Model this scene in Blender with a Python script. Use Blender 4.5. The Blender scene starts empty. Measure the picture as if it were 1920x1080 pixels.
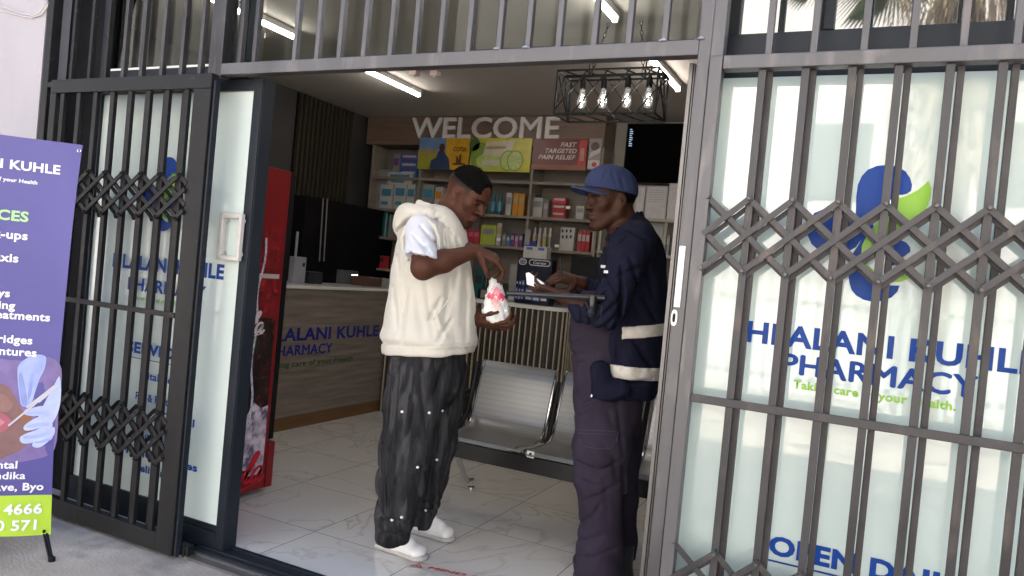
import bpy, bmesh, math, random
import numpy as np
from mathutils import Vector, Matrix
random.seed(7)
S = bpy.context.scene
COL = S.collection
# ------------------------------------------------------------------ camera
PX, PY = 960.0, 540.0; H = 1.35
F = math.sqrt((1967 + PX) * (1638 - PX) - (240 - PY) * (577 - PY))
def _unit(v): return v / np.linalg.norm(v)
_X = -_unit(np.array([-1967 - PX, 240 - PY, F]))
_Y = np.array([1638 - PX, 577 - PY, F]); _Y = _unit(_Y - _X * np.dot(_X, _Y))
_Z = -np.cross(_X, _Y); _Z = _Z if _Z[1] < 0 else -_Z
R = np.stack([_X, _Y, _Z]); CAM = np.array([0, 0, H])
cam_d = bpy.data.cameras.new('camera'); cam = bpy.data.objects.new('camera', cam_d); COL.objects.link(cam)
cam_d.sensor_width = 36; cam_d.lens = F / 1920 * 36; cam_d.clip_start = .05; cam_d.clip_end = 500
m = Matrix.Identity(4)
for i in range(3):
    m[i][0] = R[i, 0]; m[i][1] = -R[i, 1]; m[i][2] = -R[i, 2]; m[i][3] = CAM[i]
cam.matrix_world = m
S.camera = cam
# ------------------------------------------------------------------ light
EL, AZ = math.radians(52), math.radians(12)
w = bpy.data.worlds.new('World'); S.world = w; w.use_nodes = True
nt = w.node_tree; bg = nt.nodes['Background']
sky = nt.nodes.new('ShaderNodeTexSky'); sky.sky_type = 'NISHITA'; sky.sun_disc = False
sky.sun_elevation = EL; sky.sun_rotation = AZ; sky.air_density = 1.0; sky.dust_density = 4.0; sky.ozone_density = 1.0
nt.links.new(sky.outputs[0], bg.inputs[0]); bg.inputs[1].default_value = .12
sl = bpy.data.lights.new('sun', 'SUN'); sl.energy = 4.0; sl.angle = math.radians(.5); sl.color = (1, .95, .87)
so = bpy.data.objects.new('sun', sl); COL.objects.link(so)
sd = Vector((math.sin(AZ) * math.cos(EL), math.cos(AZ) * math.cos(EL), math.sin(EL)))
so.rotation_euler = sd.to_track_quat('Z', 'Y').to_euler(); so.location = (0, 0, 20)
S.view_settings.view_transform = 'Standard'; S.view_settings.look = 'None'
S.view_settings.exposure = 2.42; S.view_settings.gamma = 1.0
# ------------------------------------------------------------------ pixel measurements turned into places
def wd(px, py): return R @ np.array([px - PX, py - PY, F])
def onz(px, py, z): d = wd(px, py); return CAM + d * ((z - H) / d[2])
def ony(px, py, y): d = wd(px, py); return CAM + d * (y / d[1])
def onx(px, py, x): d = wd(px, py); return CAM + d * (x / d[0])
def onplane(px, py, p0, n): d = wd(px, py); return CAM + d * (np.dot(np.array(p0) - CAM, n) / np.dot(d, n))
# ------------------------------------------------------------------ materials
def nd(t, n, **k):
    x = t.nodes.new(n)
    for a, b in k.items(): setattr(x, a, b)
    return x
MATS = {}
def M(name, rgb, rough=.6, metal=0, var=.12, vs=6, bump=0, bs=60, ior=1.5, coat=0, sheen=0, stretch=None, emit=None, rvar=0, dirt=None, attr=None, sss=0):
    if name in MATS: return MATS[name]
    mt = bpy.data.materials.new(name); mt.use_nodes = True; t = mt.node_tree; b = t.nodes['Principled BSDF']
    b.inputs['Roughness'].default_value = rough; b.inputs['Metallic'].default_value = metal; b.inputs['IOR'].default_value = ior
    b.inputs['Coat Weight'].default_value = coat; b.inputs['Sheen Weight'].default_value = sheen
    if sss:
        b.inputs['Subsurface Weight'].default_value = sss; b.inputs['Subsurface Radius'].default_value = (.012, .005, .003)
    tc = nd(t, 'ShaderNodeTexCoord'); mp = nd(t, 'ShaderNodeMapping'); t.links.new(tc.outputs['Object'], mp.inputs[0])
    if stretch: mp.inputs['Scale'].default_value = stretch
    n1 = nd(t, 'ShaderNodeTexNoise'); n1.inputs['Scale'].default_value = vs; n1.inputs['Detail'].default_value = 6
    t.links.new(mp.outputs[0], n1.inputs[0])
    hsv = nd(t, 'ShaderNodeHueSaturation')
    if attr:
        at = nd(t, 'ShaderNodeAttribute', attribute_name=attr); t.links.new(at.outputs['Color'], hsv.inputs['Color'])
    else: hsv.inputs['Color'].default_value = (*rgb, 1)
    mr = nd(t, 'ShaderNodeMapRange'); mr.inputs[1].default_value = .3; mr.inputs[2].default_value = .7
    mr.inputs[3].default_value = 1 - var; mr.inputs[4].default_value = 1 + var
    t.links.new(n1.outputs[0], mr.inputs[0]); t.links.new(mr.outputs[0], hsv.inputs['Value'])
    out = hsv.outputs[0]
    if dirt:
        n3 = nd(t, 'ShaderNodeTexNoise'); n3.inputs['Scale'].default_value = dirt[1]; n3.inputs['Detail'].default_value = 8
        t.links.new((mp if stretch else tc).outputs[0 if stretch else 3], n3.inputs[0])
        r3 = nd(t, 'ShaderNodeMapRange'); r3.inputs[1].default_value = dirt[2]; r3.inputs[2].default_value = dirt[2] + .12
        t.links.new(n3.outputs[0], r3.inputs[0])
        mx = nd(t, 'ShaderNodeMix', data_type='RGBA'); t.links.new(r3.outputs[0], mx.inputs[0])
        t.links.new(out, mx.inputs[6]); mx.inputs[7].default_value = (*dirt[0], 1); out = mx.outputs[2]
    t.links.new(out, b.inputs['Base Color'])
    if rvar:
        m2 = nd(t, 'ShaderNodeMapRange'); m2.inputs[1].default_value = .3; m2.inputs[2].default_value = .7
        m2.inputs[3].default_value = max(0, rough - rvar); m2.inputs[4].default_value = rough + rvar
        t.links.new(n1.outputs[0], m2.inputs[0]); t.links.new(m2.outputs[0], b.inputs['Roughness'])
    if bump:
        n2 = nd(t, 'ShaderNodeTexNoise'); n2.inputs['Scale'].default_value = bs; n2.inputs['Detail'].default_value = 4
        t.links.new(mp.outputs[0], n2.inputs[0])
        bp = nd(t, 'ShaderNodeBump'); bp.inputs['Strength'].default_value = 1; bp.inputs['Distance'].default_value = bump
        t.links.new(n2.outputs[0], bp.inputs['Height']); t.links.new(bp.outputs[0], b.inputs['Normal'])
    if emit:
        b.inputs['Emission Color'].default_value = (*emit[0], 1); b.inputs['Emission Strength'].default_value = emit[1]
    MATS[name] = mt; return mt
# ------------------------------------------------------------------ mesh builder
def tag(o, label=None, cat=None, group=None, kind=None):
    if label: o['label'] = label
    if cat: o['category'] = cat
    if group: o['group'] = group
    if kind: o['kind'] = kind
    return o
def thing(name, label, cat, loc=(0, 0, 0), group=None):
    o = bpy.data.objects.new(name, None); COL.objects.link(o); o.location = Vector([float(q) for q in loc]); o.empty_display_size = .1
    return tag(o, label, cat, group)
def wloc(o):
    v = Vector((0, 0, 0))
    while o: v += o.location; o = o.parent
    return v
class MB:
    def __init__(s): s.v = []; s.f = []; s.m = []; s.cm = 0
    def add(s, vs, fs):
        b = len(s.v); s.v += [tuple(float(c) for c in q) for q in vs]; s.f += [tuple(b + i for i in f) for f in fs]; s.m += [s.cm] * len(fs); return s
    def box(s, x0, x1, y0, y1, z0, z1):
        return s.add([(x0, y0, z0), (x1, y0, z0), (x1, y1, z0), (x0, y1, z0), (x0, y0, z1), (x1, y0, z1), (x1, y1, z1), (x0, y1, z1)],
                     [(3, 2, 1, 0), (4, 5, 6, 7), (0, 1, 5, 4), (1, 2, 6, 5), (2, 3, 7, 6), (3, 0, 4, 7)])
    def bar(s, a, b, w, h, up=(0, 0, 1)):
        a = Vector([float(q) for q in a]); b = Vector([float(q) for q in b]); d = (b - a).normalized(); u = Vector(up)
        sx = d.cross(u)
        if sx.length < 1e-4: sx = d.cross(Vector((0, 1, 0)))
        sx.normalize(); uy = sx.cross(d); sx *= w / 2; uy *= h / 2
        vs = [p + i * sx + j * uy for p in (a, b) for i, j in ((-1, -1), (1, -1), (1, 1), (-1, 1))]
        return s.add(vs, [(3, 2, 1, 0), (4, 5, 6, 7), (0, 1, 5, 4), (1, 2, 6, 5), (2, 3, 7, 6), (3, 0, 4, 7)])
    def tube(s, pts, r, n=10, cap=True):
        pts = [Vector([float(q) for q in p]) for p in pts]
        rs = r if isinstance(r, (list, tuple)) else [r] * len(pts)
        vs = []; fs = []; ref = None
        for i, p in enumerate(pts):
            d = (pts[min(i + 1, len(pts) - 1)] - pts[max(i - 1, 0)]).normalized()
            if ref is None:
                ref = d.cross(Vector((0, 0, 1)))
                if ref.length < 1e-3: ref = d.cross(Vector((1, 0, 0)))
            ref = (ref - d * ref.dot(d)).normalized(); q = d.cross(ref)
            for k in range(n):
                a = 2 * math.pi * k / n; vs.append(p + (ref * math.cos(a) + q * math.sin(a)) * rs[i])
        for i in range(len(pts) - 1):
            for k in range(n):
                k2 = (k + 1) % n; fs.append((i * n + k, i * n + k2, (i + 1) * n + k2, (i + 1) * n + k))
        if cap: fs.append(tuple(reversed(range(n)))); fs.append(tuple((len(pts) - 1) * n + k for k in range(n)))
        return s.add(vs, fs)
    def cyl(s, a, b, r, r2=None, n=16): return s.tube([a, b], [r, r if r2 is None else r2], n)
    def lathe(s, c, prof, n=20):
        c = Vector([float(q) for q in c]); vs = []; fs = []
        for r, z in prof:
            for k in range(n):
                a = 2 * math.pi * k / n; vs.append(c + Vector((r * math.cos(a), r * math.sin(a), z)))
        for i in range(len(prof) - 1):
            for k in range(n):
                k2 = (k + 1) % n; fs.append((i * n + k, i * n + k2, (i + 1) * n + k2, (i + 1) * n + k))
        fs.append(tuple(reversed(range(n)))); fs.append(tuple((len(prof) - 1) * n + k for k in range(n)))
        return s.add(vs, fs)
    def prism(s, pts, o, ex, ey, ez):
        """flat polygon pts (2D) at origin o with axes ex, ey, thickness vector ez"""
        o = Vector([float(q) for q in o]); ex = Vector(ex); ey = Vector(ey); ez = Vector(ez); n = len(pts)
        vs = [o + ex * a + ey * b for a, b in pts] + [o + ex * a + ey * b + ez for a, b in pts]
        return s.add(vs, [tuple(range(n)), tuple(reversed(range(n, 2 * n)))] + [(i, i + n, (i + 1) % n + n, (i + 1) % n) for i in range(n)])
    def build(s, name, mat, parent=None, smooth=False, bevel=0, kind=None):
        me = bpy.data.meshes.new(name)
        if parent is None:
            a = np.array(s.v); o = Vector(((a[:, 0].min() + a[:, 0].max()) / 2, (a[:, 1].min() + a[:, 1].max()) / 2, a[:, 2].min()))
        else: o = wloc(parent)
        me.from_pydata([Vector(q) - o for q in s.v], [], s.f)
        for mm in (mat if isinstance(mat, (list, tuple)) else [mat]): me.materials.append(mm)
        if isinstance(mat, (list, tuple)): me.polygons.foreach_set('material_index', s.m)
        bm = bmesh.new(); bm.from_mesh(me); bmesh.ops.recalc_face_normals(bm, faces=bm.faces); bm.to_mesh(me); bm.free()
        if smooth:
            me.polygons.foreach_set('use_smooth', [True] * len(me.polygons)); me.set_sharp_from_angle(angle=math.radians(40))
        ob = bpy.data.objects.new(name, me); COL.objects.link(ob)
        if parent is None: ob.location = o
        else: ob.parent = parent
        if bevel:
            md = ob.modifiers.new('bevel', 'BEVEL'); md.width = bevel; md.segments = 2; md.limit_method = 'ANGLE'; md.angle_limit = math.radians(50)
        if kind: ob['kind'] = kind
        return ob
def box(x0, x1, y0, y1, z0, z1): return MB().box(x0, x1, y0, y1, z0, z1)
def text(name, st, o, ex, ey, h, mat, parent, bold=.0, xs=1.0, align='LEFT', shear=0, ex_=.0006, sp=1.05, width=None, depth=0):
    """lettering as flat mesh; h = cap height, o = left baseline point; ex, ey unit directions"""
    cu = bpy.data.curves.new('t', 'FONT'); cu.body = st; cu.size = 1; multi = 'M' in st and bold and not depth; cu.offset = 0 if multi else bold; cu.align_x = align; cu.shear = shear; cu.space_character = sp
    cu.resolution_u = 3
    if depth: cu.extrude = depth / (h / .729) / 2; cu.offset = 0; cu.bevel_depth = bold
    to = bpy.data.objects.new('t', cu); COL.objects.link(to); bpy.context.view_layer.update()
    me = bpy.data.meshes.new_from_object(to.evaluated_get(bpy.context.evaluated_depsgraph_get()))
    bpy.data.objects.remove(to)
    if bold and not depth:
        bm = bmesh.new(); bm.from_mesh(me); bm.normal_update(); bad = [f for f in bm.faces if f.normal.z < 0]
        if bad and len(bad) < len(bm.faces): bmesh.ops.delete(bm, geom=bad, context='FACES')
        bm.to_mesh(me); bm.free()
    n = len(me.vertices); co = np.zeros(n * 3); me.vertices.foreach_get('co', co); co = co.reshape(-1, 3)
    sc = h / .729
    ex = np.array(ex, float); ey = np.array(ey, float); en = np.cross(ex, ey)
    if width and n: xs = width / ((co[:, 0].max() - co[:, 0].min()) * sc)
    layers = [(0, 0), (1, 0), (-1, 0), (0, .7), (0, -.7)] if multi else [(0, 0)]
    if multi:
        bm = bmesh.new(); bm.from_mesh(me); g0 = list(bm.verts) + list(bm.edges) + list(bm.faces)
        for k, (a_, b_) in enumerate(layers[1:]):
            d_ = bmesh.ops.duplicate(bm, geom=g0); bmesh.ops.translate(bm, verts=[v for v in d_['geom'] if isinstance(v, bmesh.types.BMVert)], vec=(a_ * bold * .9, b_ * bold * .9, (k + 1) * .0015))
        bm.to_mesh(me); bm.free(); n = len(me.vertices); co = np.zeros(n * 3); me.vertices.foreach_get('co', co); co = co.reshape(-1, 3)
    ow = np.array(wloc(parent)) if parent else np.zeros(3)
    p = np.array(o, float) - ow + np.outer(co[:, 0] * sc * xs, ex) + np.outer(co[:, 1] * sc, ey) + np.outer((co[:, 2] * sc if depth or multi else co[:, 2] * 0) + ex_, en)
    me.vertices.foreach_set('co', p.ravel()); me.update(); me.name = name; me.materials.clear(); me.materials.append(mat)
    ob = bpy.data.objects.new(name, me); COL.objects.link(ob); ob.parent = parent
    return ob
def ribbon(mb, pts, wd_, o, ex, ey, en, off):
    """a brush stroke: 2D points thickened, laid on a plane"""
    o = np.array(o, float); ex = np.array(ex, float); ey = np.array(ey, float); en = np.array(en, float)
    P = np.array(pts, float); T = []
    for i in range(len(P) - 1):
        for k in range(4):
            t = k / 4; p0 = P[max(i - 1, 0)]; p1 = P[i]; p2 = P[i + 1]; p3 = P[min(i + 2, len(P) - 1)]
            T.append(.5 * (2 * p1 + (p2 - p0) * t + (2 * p0 - 5 * p1 + 4 * p2 - p3) * t * t + (3 * p1 - p0 - 3 * p2 + p3) * t ** 3))
    T.append(P[-1]); T = np.array(T); vs = []; fs = []
    for i, p in enumerate(T):
        d = T[min(i + 1, len(T) - 1)] - T[max(i - 1, 0)]; d = d / (np.linalg.norm(d) + 1e-9); nn = np.array([-d[1], d[0]])
        ww = wd_ * (.6 + .6 * abs(d[1])) / 2
        for sg in (1, -1):
            q = p + nn * ww * sg; vs.append(o + ex * q[0] + ey * q[1] + en * off)
        if i: fs.append((2 * i - 2, 2 * i - 1, 2 * i + 1, 2 * i))
    mb.add(vs, fs)
def copy_tree(o, parent=None):
    c = o.copy(); COL.objects.link(c); c.parent = parent
    for ch in list(o.children): copy_tree(ch, c)
    return c
EX, EY, EZ = np.array([1., 0, 0]), np.array([0, 1., 0]), np.array([0, 0, 1.])
# ================================================================== materials
steel = M('worn_grey_steel', (.105, .102, .106), .45, .55, .22, 5, .0006, 90, stretch=(1, 1, .25), rvar=.14, dirt=((.15, .14, .14), 14, .56))
steel_dk = M('gate_steel', (.055, .053, .055), .45, .55, .3, 7, .0005, 90, stretch=(1, 1, .3), rvar=.12, dirt=((.085, .072, .066), 22, .56))
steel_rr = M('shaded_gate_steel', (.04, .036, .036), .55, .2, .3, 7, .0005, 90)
black_steel = M('charcoal_paint', (.012, .0115, .012), .55, .0, .25, 9, .0004, 120, rvar=.1, dirt=((.03, .028, .028), 30, .62), ior=1.3)
anod = M('charcoal_aluminium', (.012, .016, .022), .45, .0, .15, 3, rvar=.05, ior=1.35)
alu = M('grey_aluminium', (.17, .162, .158), .42, .6, .08, 4, rvar=.08)
film = M('frosted_glass', (.59, .70, .66), .035, 0, .06, 1.6, ior=2.1, rvar=.03)
filmb = M('frosted_glass_left', (.70, .79, .745), .12, 0, .05, .8, ior=1.5)  # paler, rougher film for the left door and window
blue = M('blue_vinyl', (.006, .055, .30), .35, 0, .06, ior=1.3)
green = M('green_vinyl', (.27, .56, .03), .25, 0, .06)
white_pl = M('white_plastic', (.75, .73, .70), .35, 0, .05)
black_pl = M('black_plastic', (.007, .007, .008), .4, 0, .2, ior=1.3)
chrome = M('chrome', (.6, .6, .6), .15, 1, .05)
plaster = M('lilac_plaster', (.35, .33, .355), .85, 0, .06, 3, .002, 25, stretch=(1, 1, .5), dirt=((.30, .28, .295), 5, .6))
ceilm = M('ceiling_paint', (.43, .385, .34), .9, 0, .04, 2)
wallp = M('beige_wall', (.36, .33, .28), .8, 0, .05, 2)
wall_dk = M('dark_wall', (.008, .007, .008), .8, 0, .3, 2, ior=1.12)
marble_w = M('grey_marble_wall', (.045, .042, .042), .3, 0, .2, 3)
# pavement
def concrete():
    mt = M('pavement_concrete', (.40, .345, .29), .88, 0, .26, 2.2, .004, 70, dirt=((.24, .21, .185), 3.2, .52)); return mt
conc = concrete()
# floor tiles
def floor_mat():
    mt = bpy.data.materials.new('polished_floor_tiles'); mt.use_nodes = True; t = mt.node_tree; b = t.nodes['Principled BSDF']
    tc = nd(t, 'ShaderNodeTexCoord'); mp = nd(t, 'ShaderNodeMapping'); t.links.new(tc.outputs['Object'], mp.inputs[0])
    mp.inputs['Location'].default_value = (2.36 + .59 * 10 - FO[0] * -1, -2.945 + .585 * 10 + FO[1], 0)
    br = nd(t, 'ShaderNodeTexBrick'); br.offset = 0; br.squash = 1
    br.inputs['Scale'].default_value = 1; br.inputs['Mortar Size'].default_value = .0022; br.inputs['Brick Width'].default_value = .59; br.inputs['Row Height'].default_value = .585
    br.inputs['Color1'].default_value = (.0, 0, 0, 1); br.inputs['Color2'].default_value = (1, 1, 1, 1); br.inputs['Mortar'].default_value = (.5, .5, .5, 1)
    br.inputs['Mortar Smooth'].default_value = .2; t.links.new(mp.outputs[0], br.inputs[0])
    n1 = nd(t, 'ShaderNodeTexNoise'); n1.inputs['Scale'].default_value = 1.3; n1.inputs['Detail'].default_value = 7; n1.inputs['Distortion'].default_value = 1.4
    sc = nd(t, 'ShaderNodeVectorMath', operation='SCALE'); sc.inputs['Scale'].default_value = 3
    t.links.new(br.outputs['Color'], sc.inputs[0])
    av = nd(t, 'ShaderNodeVectorMath', operation='ADD'); t.links.new(mp.outputs[0], av.inputs[0]); t.links.new(sc.outputs[0], av.inputs[1])
    t.links.new(av.outputs[0], n1.inputs[0])
    # veins: narrow band of the noise around one half
    s1 = nd(t, 'ShaderNodeMath', operation='SUBTRACT'); s1.inputs[1].default_value = .5; t.links.new(n1.outputs[0], s1.inputs[0])
    a1 = nd(t, 'ShaderNodeMath', operation='ABSOLUTE'); t.links.new(s1.outputs[0], a1.inputs[0])
    r1 = nd(t, 'ShaderNodeMapRange'); r1.inputs[1].default_value = 0; r1.inputs[2].default_value = .018; r1.inputs[3].default_value = .55; r1.inputs[4].default_value = 0
    t.links.new(a1.outputs[0], r1.inputs[0])
    n2 = nd(t, 'ShaderNodeTexNoise'); n2.inputs['Scale'].default_value = 2.5; n2.inputs['Detail'].default_value = 5; t.links.new(av.outputs[0], n2.inputs[0])
    cr = nd(t, 'ShaderNodeMix', data_type='RGBA'); cr.inputs[6].default_value = (.56, .53, .49, 1); cr.inputs[7].default_value = (.72, .695, .66, 1)
    t.links.new(n2.outputs[0], cr.inputs[0])
    vm = nd(t, 'ShaderNodeMath', operation='MULTIPLY'); t.links.new(r1.outputs[0], vm.inputs[0]); t.links.new(n2.outputs[0], vm.inputs[1])
    c2 = nd(t, 'ShaderNodeMix', data_type='RGBA'); c2.inputs[7].default_value = (.19, .18, .17, 1)
    t.links.new(vm.outputs[0], c2.inputs[0]); t.links.new(cr.outputs[2], c2.inputs[6])
    c3 = nd(t, 'ShaderNodeMix', data_type='RGBA'); c3.inputs[7].default_value = (.13, .12, .115, 1)
    t.links.new(br.outputs['Fac'], c3.inputs[0]); t.links.new(c2.outputs[2], c3.inputs[6])
    t.links.new(c3.outputs[2], b.inputs['Base Color'])
    rn = nd(t, 'ShaderNodeTexNoise'); rn.inputs['Scale'].default_value = 3.5; rn.inputs['Detail'].default_value = 8; t.links.new(mp.outputs[0], rn.inputs[0])
    rm = nd(t, 'ShaderNodeMapRange'); rm.inputs[1].default_value = .35; rm.inputs[2].default_value = .7; rm.inputs[3].default_value = .07; rm.inputs[4].default_value = .22; t.links.new(rn.outputs[0], rm.inputs[0]); t.links.new(rm.outputs[0], b.inputs['Roughness'])
    b.inputs['IOR'].default_value = 1.5
    # every tile lies at a slightly different tilt
    wn = nd(t, 'ShaderNodeTexWhiteNoise', noise_dimensions='3D')
    fl = nd(t, 'ShaderNodeVectorMath', operation='SNAP'); fl.inputs[1].default_value = (.59, .585, 10)
    t.links.new(mp.outputs[0], fl.inputs[0]); t.links.new(fl.outputs[0], wn.inputs[0])
    sb = nd(t, 'ShaderNodeVectorMath', operation='SUBTRACT'); sb.inputs[1].default_value = (.5, .5, .5); t.links.new(wn.outputs['Color'], sb.inputs[0])
    mu = nd(t, 'ShaderNodeVectorMath', operation='MULTIPLY'); mu.inputs[1].default_value = (.012, .012, 0); t.links.new(sb.outputs[0], mu.inputs[0])
    ge = nd(t, 'ShaderNodeNewGeometry'); ad = nd(t, 'ShaderNodeVectorMath', operation='ADD'); t.links.new(ge.outputs['Normal'], ad.inputs[0]); t.links.new(mu.outputs[0], ad.inputs[1])
    no = nd(t, 'ShaderNodeVectorMath', operation='NORMALIZE'); t.links.new(ad.outputs[0], no.inputs[0]); t.links.new(no.outputs[0], b.inputs['Normal'])
    return mt
FO = (0, 0)
GZ = -.02          # pavement level, the shop floor is z = 0
# ================================================================== ground, floor
o = box(-60, 60, -60, 60, GZ - .3, GZ).build('pavement', conc, kind='structure')
fl = MB().add([(-4.8, 2.48, 0), (2.2, 2.48, 0), (2.2, 6.5, 0), (-4.8, 6.5, 0), (-4.8, 2.48, GZ), (2.2, 2.48, GZ)], [(0, 1, 2, 3), (4, 5, 1, 0)])
me_o = fl.build('floor', conc, kind='structure')
FO = (me_o.location.x, me_o.location.y)
me_o.data.materials.clear(); fmt = floor_mat(); me_o.data.materials.append(fmt)
for n_ in fmt.node_tree.nodes:
    if n_.type == 'MAPPING': n_.inputs['Location'].default_value = (FO[0] + 2.36 + 5.9, FO[1] - 2.945 + 5.85, 0)
# ================================================================== the building
bld = thing('shop_building', 'pale shop building whose open doorway shows a taupe ceiling and beige walls', 'building', (-1.3, 4.5, GZ))
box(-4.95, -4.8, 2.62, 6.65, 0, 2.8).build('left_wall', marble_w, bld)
box(-4.8, 2.3, 6.5, 6.65, 0, 2.8).build('back_wall', wallp, bld)
box(2.2, 2.35, 2.62, 6.5, 0, 2.8).build('right_wall', wallp, bld)
box(-4.95, 2.35, 2.62, 6.65, 2.8, 3.0).build('ceiling', ceilm, bld)
MB().box(-4.95, 12, 2.58, 2.68, 3.0, 6.2).box(-4.95, 12, 2.68, 9, 6.05, 6.2).box(2.35, 12, 2.56, 2.68, GZ, 3.0).build('shading_upper_facade', plaster, bld)  # unseen upper wall and roof added to shade the shop front
# left end of the front: dark panel between the pier and the window
box(-4.8, -3.66, 2.56, 2.62, GZ, 3.0).build('dark_front_panel', M('dark_front_panel', (.008, .008, .010), .6, 0, .2, ior=1.2), bld)
# plastered pier of the neighbouring shop
pier = MB()
px0 = ony(84, 60, 2.43)[0]
pier.box(-12, px0, 2.43, 2.57, GZ, 6.2)
pier.build('plaster_pier', plaster)
tag(bpy.data.objects['plaster_pier'], 'lilac grey plastered wall at the left edge of the shop front', 'wall')
# cable on the pier
cb = MB(); pts = [ony(*p, 2.42) for p in [(-30, 10), (10, 22), (40, 30), (60, 33), (78, 27), (88, 14), (93, 0), (96, -15)]]
cb.tube(pts, .0035, 6); pts = [ony(*p, 2.415) for p in [(-30, 4), (10, 14), (40, 25), (62, 29), (74, 24), (82, 12), (86, -5)]]; cb.tube(pts, .003, 6)
tag(cb.build('cable', M('grey_cable', (.5, .48, .46), .6), smooth=True), 'thin pale cable looping over the plastered wall', 'cable')
# ================================================================== steel entrance frame
YS = 2.40
def S_(px, py, y=None): return ony(px, py, YS if y is None else y)
zb0 = S_(870, 121)[2]; zb1 = S_(870, 97)[2] + .003            # beam
ZT = 3.0
xpl, xpr = S_(1268, 518)[0], S_(1318, 518)[0]               # right post
xll, xlr = S_(396, 60)[0], S_(420, 60)[0]
fr = thing('entrance_frame', 'bare grey steel beam and post framing the open doorway with upright bars above', 'steel frame', (-1.5, YS, GZ))
MB().box(xlr, xpl, YS, YS + .05, zb0, zb1).build('beam', steel, fr, bevel=.003)
MB().box(xpl, xpr - .045, YS, YS + .07, GZ, ZT).build('post', steel, fr, bevel=.003)
MB().box(xll, xlr, YS, YS + .05, zb0 - .01, ZT).build('upper_post', steel_dk, fr, bevel=.003)
for px, py in [(443, 118), (470, 117), (546, 112), (588, 110), (630, 108), (676, 106), (726, 104), (772, 101), (820, 99), (873, 97), (930, 94), (985, 90), (1043, 86), (1110, 82), (1175, 79), (1243, 75), (1314, 72)]:
    x = S_(px, py)[0]
    MB().box(x - .010, x + .010, YS + .012, YS + .037, zb1, ZT).build('bar', steel if px > 480 else steel_dk, fr, bevel=.002)
wmat = M('weld', (.5, .48, .46), .35, .8, .3)
for px, py in [(1314, 80), (1243, 82), (930, 100), (985, 96)]:
    q = S_(px, py); MB().lathe((q[0], YS + .004, zb1 - .002), [(.016, 0), (.014, .006), (.004, .012)], 8).build('weld_bead', wmat, fr, smooth=True)
# lock strip and oval plate on the post
MB().box(xpl + .002, xpl + .022, YS - .006, YS, S_(1278, 577)[2], S_(1278, 461)[2]).build('strike_strip', white_pl, fr, bevel=.002)
q = S_(1267, 596)
lp = MB(); pr = []
for k in range(20):
    a = 2 * math.pi * k / 20; pr.append((.010 * math.copysign(abs(math.cos(a)) ** .7, math.cos(a)), .026 * math.copysign(abs(math.sin(a)) ** .7, math.sin(a))))
lp.prism(pr, (xpl + .007, YS, q[2]), (1, 0, 0), (0, 0, 1), (0, -.006, 0))
lk = lp.build('lock_plate', white_pl, fr, bevel=.001)
MB().prism([(a * .45, b * .55) for a, b in pr], (xpl + .007, YS - .0065, q[2]), (1, 0, 0), (0, 0, 1), (0, -.002, 0)).build('keyhole', black_pl, lk)
# ================================================================== right security gate
def lattice_strips(root, x0, n, pitch, zt, zb_, y, mat, w=.0175, t=.007, xmax=99, lean=1):
    """scissor strips, each spanning two pitches"""
    for i in range(-2, n):
        for s in (1, -1):
            a = (x0 + i * pitch, zt) if s > 0 else (x0 + i * pitch, zb_)
            b = (x0 + (i + 2) * pitch, zb_) if s > 0 else (x0 + (i + 2) * pitch, zt)
            # clip to the gate
            xl, xr = x0, min(xmax, x0 + (n - 1) * pitch)
            if a[0] < xl - 1e-6:
                f = (xl - a[0]) / (b[0] - a[0]); a = (xl, a[1] + f * (b[1] - a[1]))
            if b[0] > xr + 1e-6:
                f = (xr - a[0]) / (b[0] - a[0])
                if f <= 0: continue
                b = (xr, a[1] + f * (b[1] - a[1]))
            if abs(b[0] - a[0]) < .01: continue
            yy = y if s > 0 else y - t - .001
            mb = MB().bar((a[0], yy, a[1]), (b[0], yy, b[1]), t, w, up=(0, -1, 0)) if False else MB()
            d = Vector((b[0] - a[0], 0, b[1] - a[1])).normalized(); nrm = Vector((-d.z, 0, d.x)) * w / 2
            A = Vector((a[0], yy, a[1])) - d * .008; B = Vector((b[0], yy, b[1])) + d * .008
            mb.add([A - nrm, B - nrm, B + nrm, A + nrm, A - nrm + Vector((0, -t, 0)), B - nrm + Vector((0, -t, 0)), B + nrm + Vector((0, -t, 0)), A + nrm + Vector((0, -t, 0))],
                   [(3, 2, 1, 0), (4, 5, 6, 7), (0, 1, 5, 4), (1, 2, 6, 5), (2, 3, 7, 6), (3, 0, 4, 7)])
            mb.build('lattice_strip', mat, root)
def rivets(root, x0, n, pitch, zs, y, mat):
    for i in range(n):
        for z in zs: MB().cyl((x0 + i * pitch, y, z), (x0 + i * pitch, y - .008, z), .007, .005, 8).build('rivet', mat, root)
gz0, gz1 = GZ + .02, S_(1640, 94)[2]
zr0 = S_(1640, 122)[2]
PIT = .131 * YS / 2.5
XB = S_(1430, 132)[0] - PIT
def Zs(z): return 1.35 + (z - 1.35) * YS / 2.5
gr = thing('security_gate', 'grey steel concertina gate fixed over the frosted window right of the doorway', 'gate', (0, YS, GZ))
MB().box(xpr - .042, xpr - .002, YS - .012, YS + .035, gz0, gz1).build('frame_stile', steel, gr, bevel=.003)
MB().box(xpr, 1.25, YS - .012, YS + .035, zr0, gz1).build('top_rail', steel, gr, bevel=.003)
MB().box(xpr, 1.25, YS - .012, YS + .035, gz0, gz0 + .05).build('bottom_rail', steel_dk, gr, bevel=.003)
zm = S_(1600, 792)[2]
MB().box(xpr, 1.25, YS - .006, YS + .004, zm - .013, zm + .013).build('middle_rail', steel_dk, gr, bevel=.002)
nb = 13
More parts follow.
